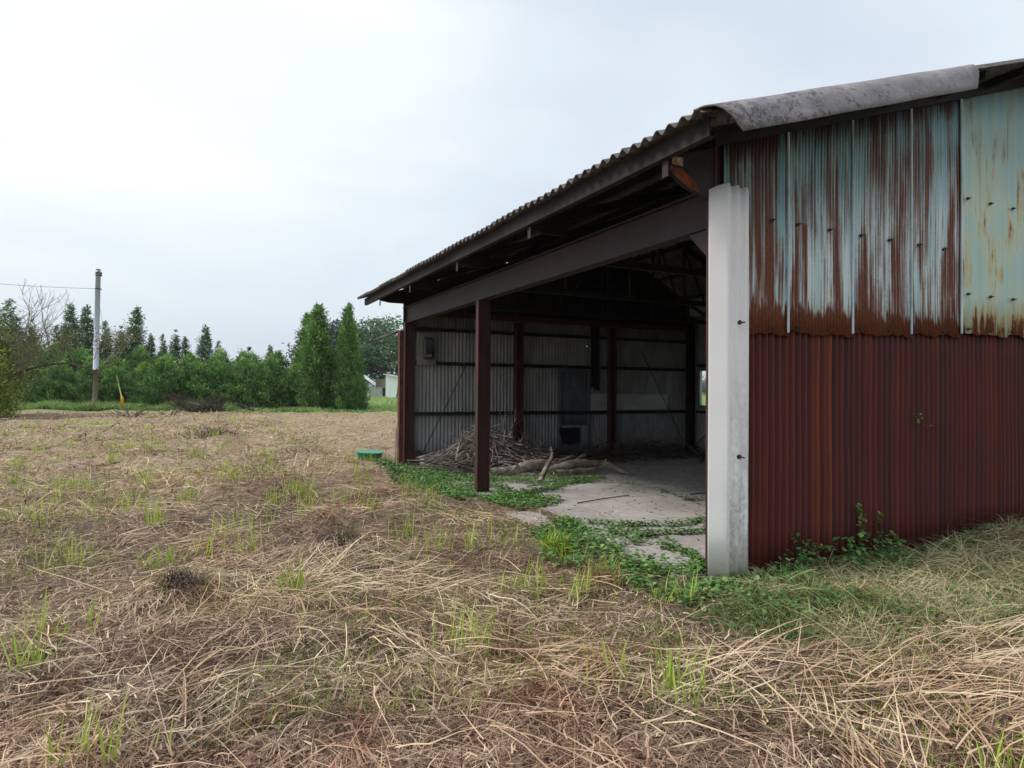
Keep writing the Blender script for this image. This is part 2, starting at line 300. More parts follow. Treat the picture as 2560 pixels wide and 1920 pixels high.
m_door = simple('dull blue grey door', (.10, .105, .125), (.16, .165, .19), 4, (2, 1, .5), .7)
q = NT('window glass'); q.b.inputs['Transmission Weight'].default_value = 1; q.b.inputs['IOR'].default_value = 1.45
m_glass = q.done((.93, .96, .97), .02)
m_frame = simple('aluminium frame', (.30, .31, .32), (.42, .43, .44), 6, rough=.4, metal=.6)
q = NT('concrete pole'); X, Y, Z = q.xyz(); f = q.noise((1, 1, .3), 4, 6, .6)
c = q.ramp(f, [(.3, (.38, .42, .50)), (.7, (.52, .56, .64))]); c = q.mix(q.mr(Z, 2.8, 2.74), c, q.ramp(f, [(.3, (.13, .10, .08)), (.7, (.27, .21, .16))]))
m_pole = q.done(c, .8, f, .1)
m_stake = simple('yellow painted stake', (.45, .46, .14), (.60, .60, .26), 6, rough=.7)
m_yellow = simple('yellow plastic sleeve', (.55, .30, .02), (.75, .45, .04), 6, rough=.5)
m_wire = simple('wire', (.05, .05, .055), (.10, .10, .11), 4, rough=.6)
m_wallw = simple('white plaster wall', (.80, .81, .83), (.88, .88, .89), .6, rough=.8)
m_sheetroof = simple('pale metal roof', (.78, .80, .83), (.86, .87, .90), .5, rough=.5)
m_brown = simple('brown boards', (.12, .10, .07), (.2, .17, .12), .8, (1, 1, .2), .85)
m_hill = simple('distant wooded hill', (.05, .10, .08), (.10, .16, .12), .02, rough=1)
m_galv = simple('galvanised bolt', (.05, .045, .04), (.14, .11, .09), 30, rough=.6, metal=.5)

# ------------------------------------------------------------------ ground
nr, ns = 300, 400
rr = np.concatenate([[0.0], np.geomspace(.6, 5000, nr)]); th = np.linspace(0, 2*np.pi, ns, endpoint=False)
gx = CX+rr[1:, None]*np.cos(th); gy = CY+rr[1:, None]*np.sin(th); gz = H(gx, gy)
V = np.concatenate([[[CX, CY, float(H(CX, CY))]], np.stack([gx, gy, gz], -1).reshape(-1, 3)])
i = np.arange(nr-1)[:, None]*ns; j = np.arange(ns)[None]; jn = (j+1) % ns
F = np.stack([1+i+j, 1+i+ns+j, 1+i+ns+jn, 1+i+jn], -1).reshape(-1, 4)
me = npmesh('ground', V, F, smooth=True)
bm = bmesh.new(); bm.from_mesh(me); bm.verts.ensure_lookup_table()
for k in range(ns): bm.faces.new((bm.verts[0], bm.verts[1+k], bm.verts[1+(k+1) % ns]))
bmesh.ops.recalc_face_normals(bm, faces=bm.faces); bm.to_mesh(me); bm.free()
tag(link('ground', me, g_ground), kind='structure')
# low hills on the far horizon
V = []; F = []
nh = 240
for ring, (rd, hh) in enumerate(((1700, 0), (1950, 1), (2400, .75))):
    for k in range(nh):
        a = 2*math.pi*k/nh; z = -2 if ring == 0 else hh*(20+34*float(vn(np.array(k*.13), np.array(2.0+ring*.2), 9))+14*float(vn(np.array(k*.7), np.array(1.5), 8)))
        V.append((CX+rd*math.cos(a), CY+rd*math.sin(a), z))
for r_ in range(2):
    for k in range(nh): F.append((r_*nh+k, r_*nh+(k+1) % nh, (r_+1)*nh+(k+1) % nh, (r_+1)*nh+k))
V[2*nh-1] = (V[2*nh-1][0], V[2*nh-1][1], V[nh][2])
me = bpy.data.meshes.new('hills'); me.from_pydata(V, [], F); me.polygons.foreach_set('use_smooth', [True]*len(F))
tag(link('hills', me, m_hill), kind='structure')

# ------------------------------------------------------------------ shed
shed = empty('open_shed', (0, 0, 0))
tag(shed, 'open fronted rusty shed of corrugated sheets on a steel frame in the mown field', 'shed')
RX = 4.7
def zr(x): return 3.47+.32*(x+.6) if x < RX else 3.47+.32*(RX+.6)-.5*(x-RX)
MB().box(-.32, 7.5, -.05, 8.7, -.25, 0).build('floor_slab', m_conc, shed)
def hpost(y, x0=0, w_=.2, d=.1, top=3.19, m=m_steel, z0=-.1):
    b = MB(); t = .012
    b.box(x0, x0+t, y-d, y, z0, top); b.box(x0+w_-t, x0+w_, y-d, y, z0, top); b.box(x0+t, x0+w_-t, y-d/2-.004, y-d/2+.004, z0, top)
    o = b.build('post', m, shed); return o
hpost(0, top=3.55); hpost(4.88, top=2.862); hpost(8.6, top=2.862)
for x in (2.43, 4.85, 7.2): hpost(8.5, x, .16, .15, 3.0 if x < 7 else 3.4, m_post2 if x < 7 else m_dark)
for y in (4.88, 0): hpost(y, 7.2, .16, .15, 3.4, m_dark)
b = MB(); b.box(.0, .15, .0, 8.72, 2.862, 2.876); b.box(.0, .15, .0, 8.72, 3.176, 3.19); b.box(.045, .058, .002, 8.718, 2.876, 3.176)
b.build('header_beam', m_steelg, shed)
b = MB(); b.v = [(.02, .002, 2.855), (.02, .24, 2.855), (.02, .002, 2.62), (.03, .002, 2.855), (.03, .24, 2.855), (.03, .002, 2.62)]; b.f = [(0, 1, 2), (3, 5, 4), (0, 3, 4, 1), (1, 4, 5, 2), (2, 5, 3, 0)]
b.build('gusset_plate', m_steelg, shed)

# corrugated sheet running along x (wave in x, height in z) on plane y
def corr_wall(name, x0, x1, z0, z1, y, pitch, amp, m, th=.0015, ztop=None, sharp=1.0, tilt=0, n=12, parent=shed, zlow=None, phase=0):
    k = max(2, int((x1-x0)/pitch*n)); xs = np.linspace(x0, x1, k+1); v = []; f = []
    nz = 6
    for i, x in enumerate(xs):
        s = math.sin(2*math.pi*(x-phase)/pitch); yy = y+amp*(abs(s)**sharp)*math.copysign(1, s)+tilt*(x-x0)
        zt = ztop(x) if ztop else z1; zb = zlow(x) if zlow else z0
        for r_ in range(nz+1): v.append((x, yy+.004*math.sin(r_*1.3+x*2), zb+(zt-zb)*r_/nz))
    for i in range(k):
        for r_ in range(nz): a = i*(nz+1)+r_; f.append((a, a+nz+1, a+nz+2, a+1))
    me = bpy.data.meshes.new(name); me.from_pydata(v, [], f); me.polygons.foreach_set('use_smooth', [True]*len(f))
    o = link(name, me, m, parent); s_ = o.modifiers.new('t', 'SOLIDIFY'); s_.thickness = th; s_.offset = 0; return o
# gable wall: lower red sheets, upper blue and mint sheets lapping over them
xs = [.03, .85, 1.67, 2.50, 3.33, 4.16, 4.99, 5.82, 6.65, 7.42]
for i in range(9):
    o = corr_wall('red_wall_sheet', xs[i]-.03, xs[i+1]+.02, -.06, 2.3, -.053-(.004 if i % 2 else 0), .080, .023, m_red, ztop=lambda x: 2.30, phase=0)
seams = [.10, .853, 1.699, 2.554, 3.361, 4.19, 5.03, 5.86, 6.7, 7.45]
lowz = [2.005, 2.03, 2.062, 2.095, 2.135, 2.15, 2.15, 2.15, 2.15]
jag = lambda z, a: (lambda x: z+.010*math.sin(x*13+a)+.006*math.sin(x*41+a)+.012*max(0, math.sin(x*7+a))**6)
for i in range(9):
    mm = m_blue if i < 4 else m_mint
    p_, a_ = (.040, .0055) if i < 4 else (.20, .008)
    x0 = .10 if i == 0 else seams[i]-.035
    o = corr_wall('blue_wall_sheet' if i < 4 else 'mint_wall_sheet', x0, seams[i+1]+.004, lowz[i], 4, -.092-.005*(i % 2)-(.018 if i >= 4 else 0), p_, a_, mm, ztop=lambda x: zr(x)-.12, tilt=-.006, n=10, zlow=jag(lowz[i], i*1.7), sharp=.8 if i < 4 else .5)
    # raised lap rib at the seam
    b = MB(); zt = zr(seams[i])-.13; yb = -.112-.006*(i % 2)-(.018 if i >= 4 else 0)
    if 0 < i < 5:
        b.tube([(x0, yb, lowz[i]-.004), (x0+.002, yb-.003, (lowz[i]+zt)/2), (x0, yb, zt)], .011, 8).build('lap_rib', m_rib, o)
    for zz, gap in ((lowz[i]+.48*(zt-lowz[i]) if i < 4 else 2.55, .41), (3.55 if i >= 4 else 0, .41), (lowz[i]+.05, .41)):
        if not zz: continue
        for k in range(2):
            xx = x0+.12+k*gap
            zz2 = zz if i >= 4 or zz > 2.4 else zz
            if zz > 2.4 and i < 4: zz2 = 2.98-.0*xx
            bb = MB().tube([(xx, yb+.012, zz2), (xx, yb-.006, zz2)], .016, 8).tube([(xx, yb-.006, zz2), (xx, yb-.030, zz2)], .006, 6); bb.build('bolt', m_galv, o)
# back face of the gable wall is the same iron; inner girts
for z in (1.05, 2.06, 2.98):
    MB().box(.2, 7.2, -.028, -.004, z, z+.07).build('girt', m_dark, shed)
# far end wall: grey slate corrugated, with a slit and pin holes
def seg(x0, x1, z0, z1): return corr_wall('end_wall_sheet', x0, x1, z0, z1, 8.62, .08, .012, m_slate, th=.006, ztop=(lambda x: 3.10) if z1 is None else None, n=10)
cuts = [.0, .82, 1.64, 2.46, 3.28, 4.10, 4.36, 4.375, 4.635, 4.65, 5.905, 5.92, 6.6, 7.4]
for a, c_ in zip(cuts[:-1], cuts[1:]):
    if c_-a > .1: seg(a, c_, .07, None)
seg(4.352, 4.383, .07, 2.55); seg(4.352, 4.383, 2.565, None); seg(4.627, 4.658, .07, 1.62); seg(4.627, 4.658, 2.0, None); seg(5.897, 5.928, .07, 1.885); seg(5.897, 5.928, 1.90, None)
for z in (1.0, 2.03, 2.72):
    b = MB(); b.box(.2, 7.2, 8.5, 8.506, z, z+.075); b.box(.2, 7.2, 8.506, 8.56, z+.069, z+.075); b.build('girt', m_dark, shed)
MB().box(0.0, 7.4, 8.56, 8.64, -.02, .07).build('sill', m_dark, shed)
MB().box(-.075, -.004, 8.62, 8.75, -.05, 2.72).build('corner_flashing', simple('brown red rust', (.07, .028, .02), (.17, .06, .038), 9, rough=.85), shed)
MB().box(.0, .05, 8.602, 8.66, -.05, 3.3).build('corner_flashing', m_steel, shed)
b = MB(); b.v = [(0, 8.60, 3.09), (7.4, 8.60, 3.09), (7.4, 8.60, zr(7.4)-.1), (RX, 8.60, zr(RX)-.1), (0, 8.60, zr(0)-.1)]; b.v += [(x_, y_+.02, z_) for x_, y_, z_ in b.v]; b.f = [(4, 3, 2, 1, 0), (5, 6, 7, 8, 9)]+[(i, (i+1) % 5, 5+(i+1) % 5, 5+i) for i in range(5)]
b.build('dark_gable_panel', m_dark, shed)  # darker panel added over the upper end wall for its dark tone
# back wall with window
def xwall(y0, y1, z0, z1):
    k = int((y1-y0)/.08*8)+1; v = []; f = []
    for i in range(k+1):
        y = y0+(y1-y0)*i/k; x = 7.44+.012*math.sin(2*math.pi*y/.08)
        v += [(x, y, z0), (x, y, z1)]
    for i in range(k): f.append((2*i, 2*i+2, 2*i+3, 2*i+1))
    me = bpy.data.meshes.new('back_wall_sheet'); me.from_pydata(v, [], f); me.polygons.foreach_set('use_smooth', [True]*len(f)); o = link('back_wall_sheet', me, m_slate, shed)
    s_ = o.modifiers.new('t', 'SOLIDIFY'); s_.thickness = .006
xwall(8.26, 8.62, -.02, 3.4); xwall(6.5, 8.26, -.02, 1.14); xwall(6.5, 8.26, 2.10, 3.4); xwall(3.2, 6.5, -.02, 3.4); xwall(-.05, 3.2, -.02, 3.4)
for z in (1.0, 2.14): MB().box(7.36, 7.42, 0, 8.3, z, z+.07).build('girt', m_dark, shed)
b = MB(); b.box(7.38, 7.46, 8.20, 8.26, 1.14, 2.10); b.box(7.38, 7.46, 6.50, 6.56, 1.14, 2.10); b.box(7.38, 7.46, 6.56, 8.20, 1.14, 1.20); b.box(7.38, 7.46, 6.56, 8.20, 2.04, 2.10); b.box(7.39, 7.45, 7.36, 7.40, 1.20, 2.04)
wf = b.build('window_frame', m_frame, shed)
MB().box(7.42, 7.424, 6.56, 7.36, 1.20, 2.04).build('pane', m_glass, wf); MB().box(7.42, 7.424, 7.40, 8.20, 1.20, 2.04).build('pane', m_glass, wf)
# door and dark opening patch in the end wall
b = MB(); b.box(3.587, 3.63, 8.508, 8.55, .04, 2.02); b.box(4.35, 4.39, 8.508, 8.55, .04, 2.02); b.box(3.63, 4.35, 8.508, 8.55, 1.97, 2.02); b.box(3.63, 4.35, 8.51, 8.545, 1.30, 1.35)
dr = b.build('door_frame', m_door, shed)
corr_wall('door_panel', 3.63, 4.35, .75, 1.97, 8.57, .08, .008, m_door, parent=dr)
b = MB(); hp = [(3.58, .70), (3.62, .72), (3.66, .69), (4.0, .70), (4.11, .69), (4.12, .55), (4.10, .33), (3.95, .31), (3.66, .32), (3.63, .50), (3.59, .55)]
b.v = [(x, 8.505, z) for x, z in hp]+[(x, 8.530, z) for x, z in hp]; n_ = len(hp); b.f = [tuple(range(n_-1, -1, -1)), tuple(range(n_, 2*n_))]+[(i, (i+1) % n_, n_+(i+1) % n_, n_+i) for i in range(n_)]
b.build('dark_hole_patch', m_black, dr)  # flat black shape stands in for the darkness inside an open hole
# electric meter on its board
mbd = MB().box(.236, .635, 8.46, 8.498, 2.02, 2.68).build('meter_board', m_board, shed, .004)
b = MB(); b.box(.345, .565, 8.36, 8.458, 2.14, 2.58); mt = b.build('electric_meter', m_meter, mbd, .04)
b = MB(); b.box(.375, .535, 8.345, 8.357, 2.40, 2.54); b.build('meter_dial', simple('meter glass', (.05, .055, .06), (.09, .09, .1), 3, rough=.2), mt, .005)
MB().box(.40, .51, 8.345, 8.357, 2.19, 2.24).build('meter_label', simple('meter plate', (.12, .12, .13), (.2, .2, .2), 3, rough=.4), mt, .003)
# brace rods
for p, q_ in (((1.30, 8.47, 2.04), (.30, 8.45, .12)), ((5.80, 8.46, 2.5), (7.2, 8.45, .1)), ((7.3, 8.3, .2), (7.32, 6.0, 1.9))):
    MB().tube([p, q_], .009, 6).build('brace_rod', m_dark, shed)
MB().box(.2, .32, 8.42, 8.50, .05, .30).build('brace_plate', m_steel, shed)
# roof sheets (wave along y) in two courses per slope
def roof_sheet(y0, npit, xa, xb, dz, side):
    pitch = .146; k = int(npit*12); v = []; f = []; nx = 3
    for i in range(k+1):
        y = y0+npit*pitch*i/k; z = .026*math.cos(2*math.pi*y/pitch)
        for j_ in range(nx+1):
            x = xa+(xb-xa)*j_/nx
            v.append((x, y, zr(x-side*1e-4)+z+dz*(1-j_/nx)+dz*.2))
    for i in range(k):
        for j_ in range(nx): a = i*(nx+1)+j_; f.append((a, a+nx+1, a+nx+2, a+1))
    me = bpy.data.meshes.new('roof_sheet'); me.from_pydata(v, [], f); me.polygons.foreach_set('use_smooth', [True]*len(f)); me.materials.append(m_roof); me.materials.append(m_under)
    o = link('roof_sheet', me, None, shed); s_ = o.modifiers.new('t', 'SOLIDIFY'); s_.thickness = .007; s_.offset = -1
    return o
for side in (-1, 1):
    for cidx, (xa, xb) in enumerate(((-.64, 2.1), (1.96, RX)) if side < 0 else ((8.05, 6.3), (6.44, RX))):
        for i in range(12):
            o = roof_sheet(-.657+i*.876, 6.5, xa+rnd.uniform(-.012, .012), xb, .011+(.010 if i % 2 else 0), side)
ridge = MB(); n_ = 9
pts = [(RX-.22+.44*i/(n_-1), zr(RX-.22+.44*i/(n_-1))+.05) for i in range(n_)]
for y in (-.66, 9.85):
    for x, z in pts: ridge.v.append((x, y, z))
ridge.f = [(i, i+1, n_+i+1, n_+i) for i in range(n_-1)]
o = ridge.build('ridge_cap', m_roof, shed); s_ = o.modifiers.new('t', 'SOLIDIFY'); s_.thickness = .01
# purlins
m_fasc = simple('dark brown fascia steel', (.014, .011, .011), (.028, .021, .022), 4, rough=.75)
def zp(x): return zr(x)-.024
for x in (-.50, .35, 1.2, 2.05, 2.9, 3.75, 4.58, 4.82, 5.6, 6.4, 7.2, 7.92):
    z = zp(x)-(.012 if x < 0 else 0)
    b = MB(); hh = .14 if x in (-.50, 7.92) else .085
    b.box(x-.03, x+.03, -.60, 9.75, z-.008, z-.002); b.box(x-.03, x-.024, -.60, 9.75, z-hh, z-.008); b.box(x-.024, x+.03, -.60, 9.75, z-hh, z-hh+.006)
    b.build('purlin', m_dark if x > 0 else m_fasc, shed)
# rafters, outriggers, trusses
def roofpt(x, d): return zr(x)-.115-d
for y in (.06, 2.23, 4.42, 6.63, 8.50):
    tr = MB(); tr.bar((-.42, y, roofpt(-.42, .05)), (RX, y, roofpt(RX, .05)), .05, .10); o = tr.build('rafter', m_dark, shed)
    MB().bar((RX, y, roofpt(RX, .05)), (7.8, y, roofpt(7.8, .05)), .05, .098).build('rafter', m_dark, shed)
    if .1 < y:
        c_ = MB().bar((.12, y, 3.02 if y < 8 else 3.08), (7.25, y, 3.02 if y < 8 else 3.08), .05, .08 if y < 8 else .12).build('truss_chord', m_dark if y < 8 else m_post2, shed)
        xs_ = [.12, 1.3, 2.5, 3.6, RX, 5.5, 6.3, 7.25]
        for i in range(1, 7):
            MB().bar((xs_[i], y+.005, 3.05), (xs_[i], y+.005, roofpt(xs_[i], .1)), .04, .04).build('truss_strut', m_dark, shed)
        for i in ((1, 2, 3) if y > 5 else ()):
            MB().bar((xs_[i], y-.005, 3.05), (xs_[i+1], y-.005, roofpt(xs_[i+1], .1)), .035, .035).build('truss_strut', m_dark, shed)
            if i > 1: MB().bar((xs_[i+3], y-.005, 3.05), (xs_[i+2], y-.005, roofpt(xs_[i+2], .1)), .035, .035).build('truss_strut', m_dark, shed)
for k, y in enumerate((-.07, 2.23, 4.42, 6.63, 8.62)):
    z0 = zr(-.47)-.03
    b = MB(); b.box(-.490, -.482, y-.035, y+.035, z0-.29, z0-.0); b.build('bracket_plate', m_steelg, shed)
    b = MB(); b.v = [(-.478, y-.02, z0-.13), (.0, y-.02, z0+.02), (.0, y-.02, z0-.42 if k == 0 else z0-.22), (-.30, y-.02, z0-.34 if k == 0 else z0-.22), (-.478, y-.02, z0-.22 if k == 0 else z0-.19)]; b.v += [(a, yy+.04, c_) for a, yy, c_ in b.v]
    b.f = [(0, 1, 2, 3, 4), (9, 8, 7, 6, 5), (0, 5, 6, 1), (1, 6, 7, 2), (2, 7, 8, 3), (3, 8, 9, 4), (4, 9, 5, 0)]
    br = b.build('eave_bracket', m_dark, shed)
    if k == 0:
        pb_ = MB(); pb_.v = [(-.46, y-.0225, z0-.20), (-.34, y-.0225, z0-.215), (-.22, y-.0225, z0-.27), (-.14, y-.0225, z0-.375), (-.30, y-.0225, z0-.335), (-.46, y-.0225, z0-.235)]; pb_.f = [(0, 5, 4, 3, 2, 1)]; pb_.build('rust_patch', simple('bright orange rust', (.05, .02, .015), (.30, .07, .03), 14, rough=.9), br)
        MB().box(-.44, -.33, y-.026, y-.022, z0-.185, z0-.12).build('paint_patch', simple('flaking cream paint', (.20, .08, .05), (.62, .52, .40), 22, rough=.9), br)
# rake trim over the gable edge
prof = [(-.58, .036), (-.66, .030), (-.73, .006), (-.78, -.035), (-.81, -.080), (-.828, -.13), (-.842, -.185), (-.852, -.235)]
v = []; f = []; nx = 26; npf = len(prof)
for j_, (yy, dz) in enumerate(prof):
    t = j_/(npf-1); xa = -.66+.20*t; xb = 2.50-.24*t
    for i in range(nx+1):
        x = xa+(xb-xa)*i/nx; v.append((x, yy, 3.47+.32*(x+.6)+dz+.002*math.sin(i*.7+j_)))
for j_ in range(npf-1):
    for i in range(nx): a = j_*(nx+1)+i; f.append((a, a+1, a+nx+2, a+nx+1))
me = bpy.data.meshes.new('rake_trim'); me.from_pydata(v, [], f); me.polygons.foreach_set('use_smooth', [True]*len(f)); o = link('rake_trim', me, m_trim, shed); s_ = o.modifiers.new('t', 'SOLIDIFY'); s_.thickness = .012; s_.offset = 0
# verge board under the rake
MB().bar((-.05, -.135, roofpt(-.05, -.02)), (RX, -.135, roofpt(RX, -.02)), .03, .12).build('verge_board', m_dark, shed)
# lean-to roof behind the far end wall
b = MB(); v = []; f = []
for i in range(61):
    y = 8.80+.9*i/60; z = .012*math.cos(2*math.pi*y/.076)
    for x, zz in ((-.30, 2.60), (-.12, 2.69), (.2, 2.77), (.6, 2.83)): v.append((x, y, zz+z))
for i in range(60):
    for j_ in range(3): a = i*4+j_; f.append((a, a+4, a+5, a+1))
me = bpy.data.meshes.new('lean_to_roof'); me.from_pydata(v, [], f); o = link('lean_to_roof', me, m_roof, shed); s_ = o.modifiers.new('t', 'SOLIDIFY'); s_.thickness = .006
# white corner sheet
v = []; f = []; N = 60
for i in range(N+1):
    t = i/N; x = -.065+.385*t
    if t < .36: y = -.100-.083*min(1, t/.33)
    else: y = -.168-.015*math.cos((t-.36)/.64*2*math.pi*2.5)
    zt = 3.195+(-.012*(t-.36) if t > .36 else -.05*(1-t/.36)**2)+(-y-.172)*.35*(t > .36)
    for r_ in range(9): v.append((x, y+.002*math.sin(r_), -.03+(zt+.03)*r_/8))
for i in range(N):
    for r_ in range(8): a = i*9+r_; f.append((a, a+9, a+10, a+1))
me = bpy.data.meshes.new('white_corner_sheet'); me.from_pydata(v, [], f); me.polygons.foreach_set('use_smooth', [True]*len(f)); wc = link('white_corner_sheet', me, m_white, shed); s_ = wc.modifiers.new('t', 'SOLIDIFY'); s_.thickness = .006
for z in (2.075, .985):
    MB().tube([(.182, -.165, z), (.182, -.196, z)], .019, 10).tube([(.182, -.196, z), (.19, -.235, z-.003)], .007, 6).build('bolt', m_galv, wc)

# ------------------------------------------------------------------ things around the shed
# leaning board outside the far corner
b = MB(); b.bar((-.10, 8.80, -.02), (-.082, 8.82, .74), .012, .10, up=(0, 1, 0)); tag(b.build('board', m_board, None), 'narrow weathered grey board standing against the far corner of the shed', 'board')
# green basin
bs = empty('basin', (-.56, 9.07, 0)); tag(bs, 'round green plastic basin lying in the grass by the far corner post', 'basin')
def lathe(prof, n=40):
    b = MB()
    for r_, z in prof:
        for k in range(n): a = 2*math.pi*k/n; b.v.append((r_*math.cos(a), r_*math.sin(a), z))
    for i in range(len(prof)-1):
        for k in range(n): b.f.append((i*n+k, i*n+(k+1) % n, (i+1)*n+(k+1) % n, (i+1)*n+k))
    b.f.append(tuple(range((len(prof)-1)*n, len(prof)*n))); b.sm = True; return b
o = link('bowl', lathe([(.20, .0), (.245, .06), (.27, .18), (.273, .182), (.265, .182), (.24, .06), (.195, .012)]).mesh('bowl'), m_green, bs, True)
o = link('rim', lathe([(.275, .172), (.288, .174), (.290, .184), (.285, .189), (.264, .187)]).mesh('rim'), m_green, bs, True)
bs.rotation_euler = (R(3), R(2), 0); bs.scale = (.98, .98, .98); bs.location.z = float(H(-.56, 9.07))+.075
# white board under the branches
b = MB(); b.box(.30, .90, 8.15, 8.55, .0, .155); tag(b.build('foam_block', m_foam, None, .006), 'low dirty white block lying at the back under the branch pile', 'block')
# horizontal patch sheet and hanging black sheet
v = []; f = []
for i in range(61):
    z = 1.083+.385*i/60; y = 8.493-.006*math.sin(2*math.pi*z/.032)
    for x in (4.40, 5.2, 6.0, 6.63): v.append((x, y, z-(.012 if x > 5.9 and i > 55 else 0)))
for i in range(60):
    for j_ in range(3): a = i*4+j_; f.append((a, a+1, a+5, a+4))
me = bpy.data.meshes.new('corrugated_sheet'); me.from_pydata(v, [], f); o = link('corrugated_sheet', me, simple('light galvanised sheet', (.42, .42, .41), (.58, .58, .57), 2, (.5, 1, 6), .6), None); s_ = o.modifiers.new('t', 'SOLIDIFY'); s_.thickness = .001
tag(o, 'pale corrugated sheet laid sideways on the lower rail of the end wall', 'metal sheet')
b = MB(); n_ = 14
for i in range(n_+1):
    z = 1.62+1.42*i/n_
    for j_ in range(5): x = 4.39+.235*j_/4; b.v.append((x+.01*math.sin(i*.9), 8.485-.012*math.sin(j_*1.7+i*.5), z-(.10*j_/4 if i == 0 else 0)+(.03*math.sin(j_*2.3) if i == 0 else 0)))
b.f = [(i*5+j_, i*5+j_+1, i*5+j_+6, i*5+j_+5) for i in range(n_) for j_ in range(4)]
o = b.build('plastic_sheet', m_black); s_ = o.modifiers.new('t', 'SOLIDIFY'); s_.thickness = .002
tag(o, 'black plastic strip hanging beside the middle post of the end wall', 'plastic sheet')

# dead wood
def wob(p, q, n, amp, rg, sag=0):
    p = Vector(p); q = Vector(q); out_ = []
    ln = (q-p).length; off = Vector((0, 0, 0))
    for i in range(n+1):
        t = i/n
        if 0 < i: off = off+Vector((rg.uniform(-1, 1), rg.uniform(-1, 1), rg.uniform(-.6, .6)))*amp*ln/n
        out_.append(p.lerp(q, t)+off*(1 if i < n or True else 0)-Vector((0, 0, sag*math.sin(math.pi*t))))
    return out_
def smooth(pts, k=4):
    pts = [Vector(p) for p in pts]; o_ = []
    for i in range(len(pts)-1):
        p0 = pts[max(i-1, 0)]; p1 = pts[i]; p2 = pts[i+1]; p3 = pts[min(i+2, len(pts)-1)]
        for j_ in range(k):
            t = j_/k; o_.append(.5*((2*p1)+(-p0+p2)*t+(2*p0-5*p1+4*p2-p3)*t*t+(-p0+3*p1-3*p2+p3)*t**3))
    o_.append(pts[-1]); return o_
def rads(r, n, rg=rnd, j_=.08):
    o_ = []; m = len(r)-1
    for i in range(n): t = i/(n-1)*m; a = min(int(t), m-1); o_.append((r[a]+(r[a+1]-r[a])*(t-a))*(1+rg.uniform(-j_, j_)))
    return o_
lg = empty('fallen_trunk', (1.6, 6.2, 0)); tag(lg, 'crooked grey fallen trunk with a pale sawn end lying behind the middle post', 'log')
def part_tube(name, pts, r, m, parent, n=14, k=5):
    sp = smooth(pts, k); b = MB().tube(sp, rads(r, len(sp)), n); o = b.build(name, m, None)
    if parent: o.parent = parent; o.matrix_parent_inverse = Matrix.Translation(parent.location).inverted()
    return o
part_tube('trunk', [(.94, 6.42, .075), (1.10, 6.38, .085), (1.38, 6.3, .10), (1.60, 6.26, .165), (1.85, 6.24, .185), (2.1, 6.22, .15), (2.30, 6.25, .09)], [.066, .075, .085, .098, .10, .10, .055], m_log, lg)
b = MB().tube([(.936, 6.424, .075), (.926, 6.427, .0745)], .058, 14); o = b.build('sawn_end', m_cut); o.parent = lg; o.matrix_parent_inverse = Matrix.Translation(lg.location).inverted()
l2 = empty('fallen_trunk', (2.4, 6.1, 0)); tag(l2, 'knotty forked trunk lying beyond the sawn trunk, bent down at its right end', 'log')
part_tube('trunk', [(1.90, 6.12, .075), (2.17, 6.1, .12), (2.37, 6.05, .175), (2.56, 6.02, .20), (2.80, 5.98, .185), (3.02, 5.9, .18), (3.16, 5.8, .13), (3.25, 5.7, .065), (3.34, 5.62, .03)], [.075, .085, .085, .08, .07, .06, .05, .04, .028], m_log, l2)
part_tube('branch', [(2.1, 6.2, .14), (2.43, 6.4, .22), (2.65, 6.45, .28), (2.77, 6.5, .27)], [.035, .032, .028, .02], m_log, l2, 8)
part_tube('branch', [(2.5, 6.05, .22), (2.70, 6.25, .26), (2.84, 6.3, .30), (2.88, 6.3, .31)], [.045, .04, .035, .025], m_log, l2, 8)
part_tube('branch', [(2.0, 6.0, .06), (2.4, 5.95, .06), (2.7, 5.9, .08), (2.95, 5.92, .12)], [.05, .05, .045, .04], m_log, l2, 8)
part_tube('knot', [(3.03, 5.9, .2), (3.05, 5.89, .27)], [.028, .012], m_log, l2, 6)
st_ = empty('branch_stub', (1.32, 5.25, 0)); tag(st_, 'thick curved branch propped upright over the fallen trunks with its foot on the slab', 'branch')
part_tube('limb', [(1.32, 5.25, .02), (1.45, 5.4, .10), (1.66, 5.62, .235), (1.86, 5.82, .34), (1.91, 5.9, .44), (1.90, 5.92, .54)], [.045, .045, .042, .034, .024, .012], m_log, st_, 10)
part_tube('twig', [(1.9, 5.88, .4), (1.86, 5.9, .5)], [.012, .006], m_log, st_, 6)

# brush pile: tangle of twigs
def twigs(n, cen, ext, hfun, r0, r1, l0, l1, seed, main=None, spread=.6):
    rg = random.Random(seed); b = MB()
    for i in range(n):
        x = cen[0]+rg.uniform(-1, 1)*ext[0]; y = cen[1]+rg.uniform(-1, 1)*ext[1]; hm = hfun(x, y)
        if hm <= .02: continue
        z = rg.random()**.8*hm; a = rg.gauss(main if main is not None else 0, spread)
        ln = rg.uniform(l0, l1); el = rg.uniform(-.25, .5)
        d = Vector((math.cos(a)*math.cos(el), math.sin(a)*math.cos(el), math.sin(el)))
        p = Vector((x, y, z+.02)); qq = p+d*ln; qq.z = max(qq.z, .02); qq.z = min(qq.z, hfun(qq.x, qq.y)+.22)
        if rg.random() < .5: p, qq = qq, p
        k = 5; pts = wob(p, qq, k, .10, rg); r = rg.uniform(r0, r1)
        for pp in pts: pp.z = max(pp.z, .012)
        b.tube(pts, [r*(1-.75*t/k) for t in range(k+1)], 4, False)
        if rg.random() < .7:
            c_ = pts[rg.randint(1, 3)]; e2 = c_+Vector((d.x*.3+rg.uniform(-.3, .3), d.y*.3+rg.uniform(-.3, .3), rg.uniform(0, .3)))*ln*.5
            b.tube(wob(c_, e2, 3, .1, rg), [r*.5, r*.4, r*.3, r*.15], 3, False)
    return b
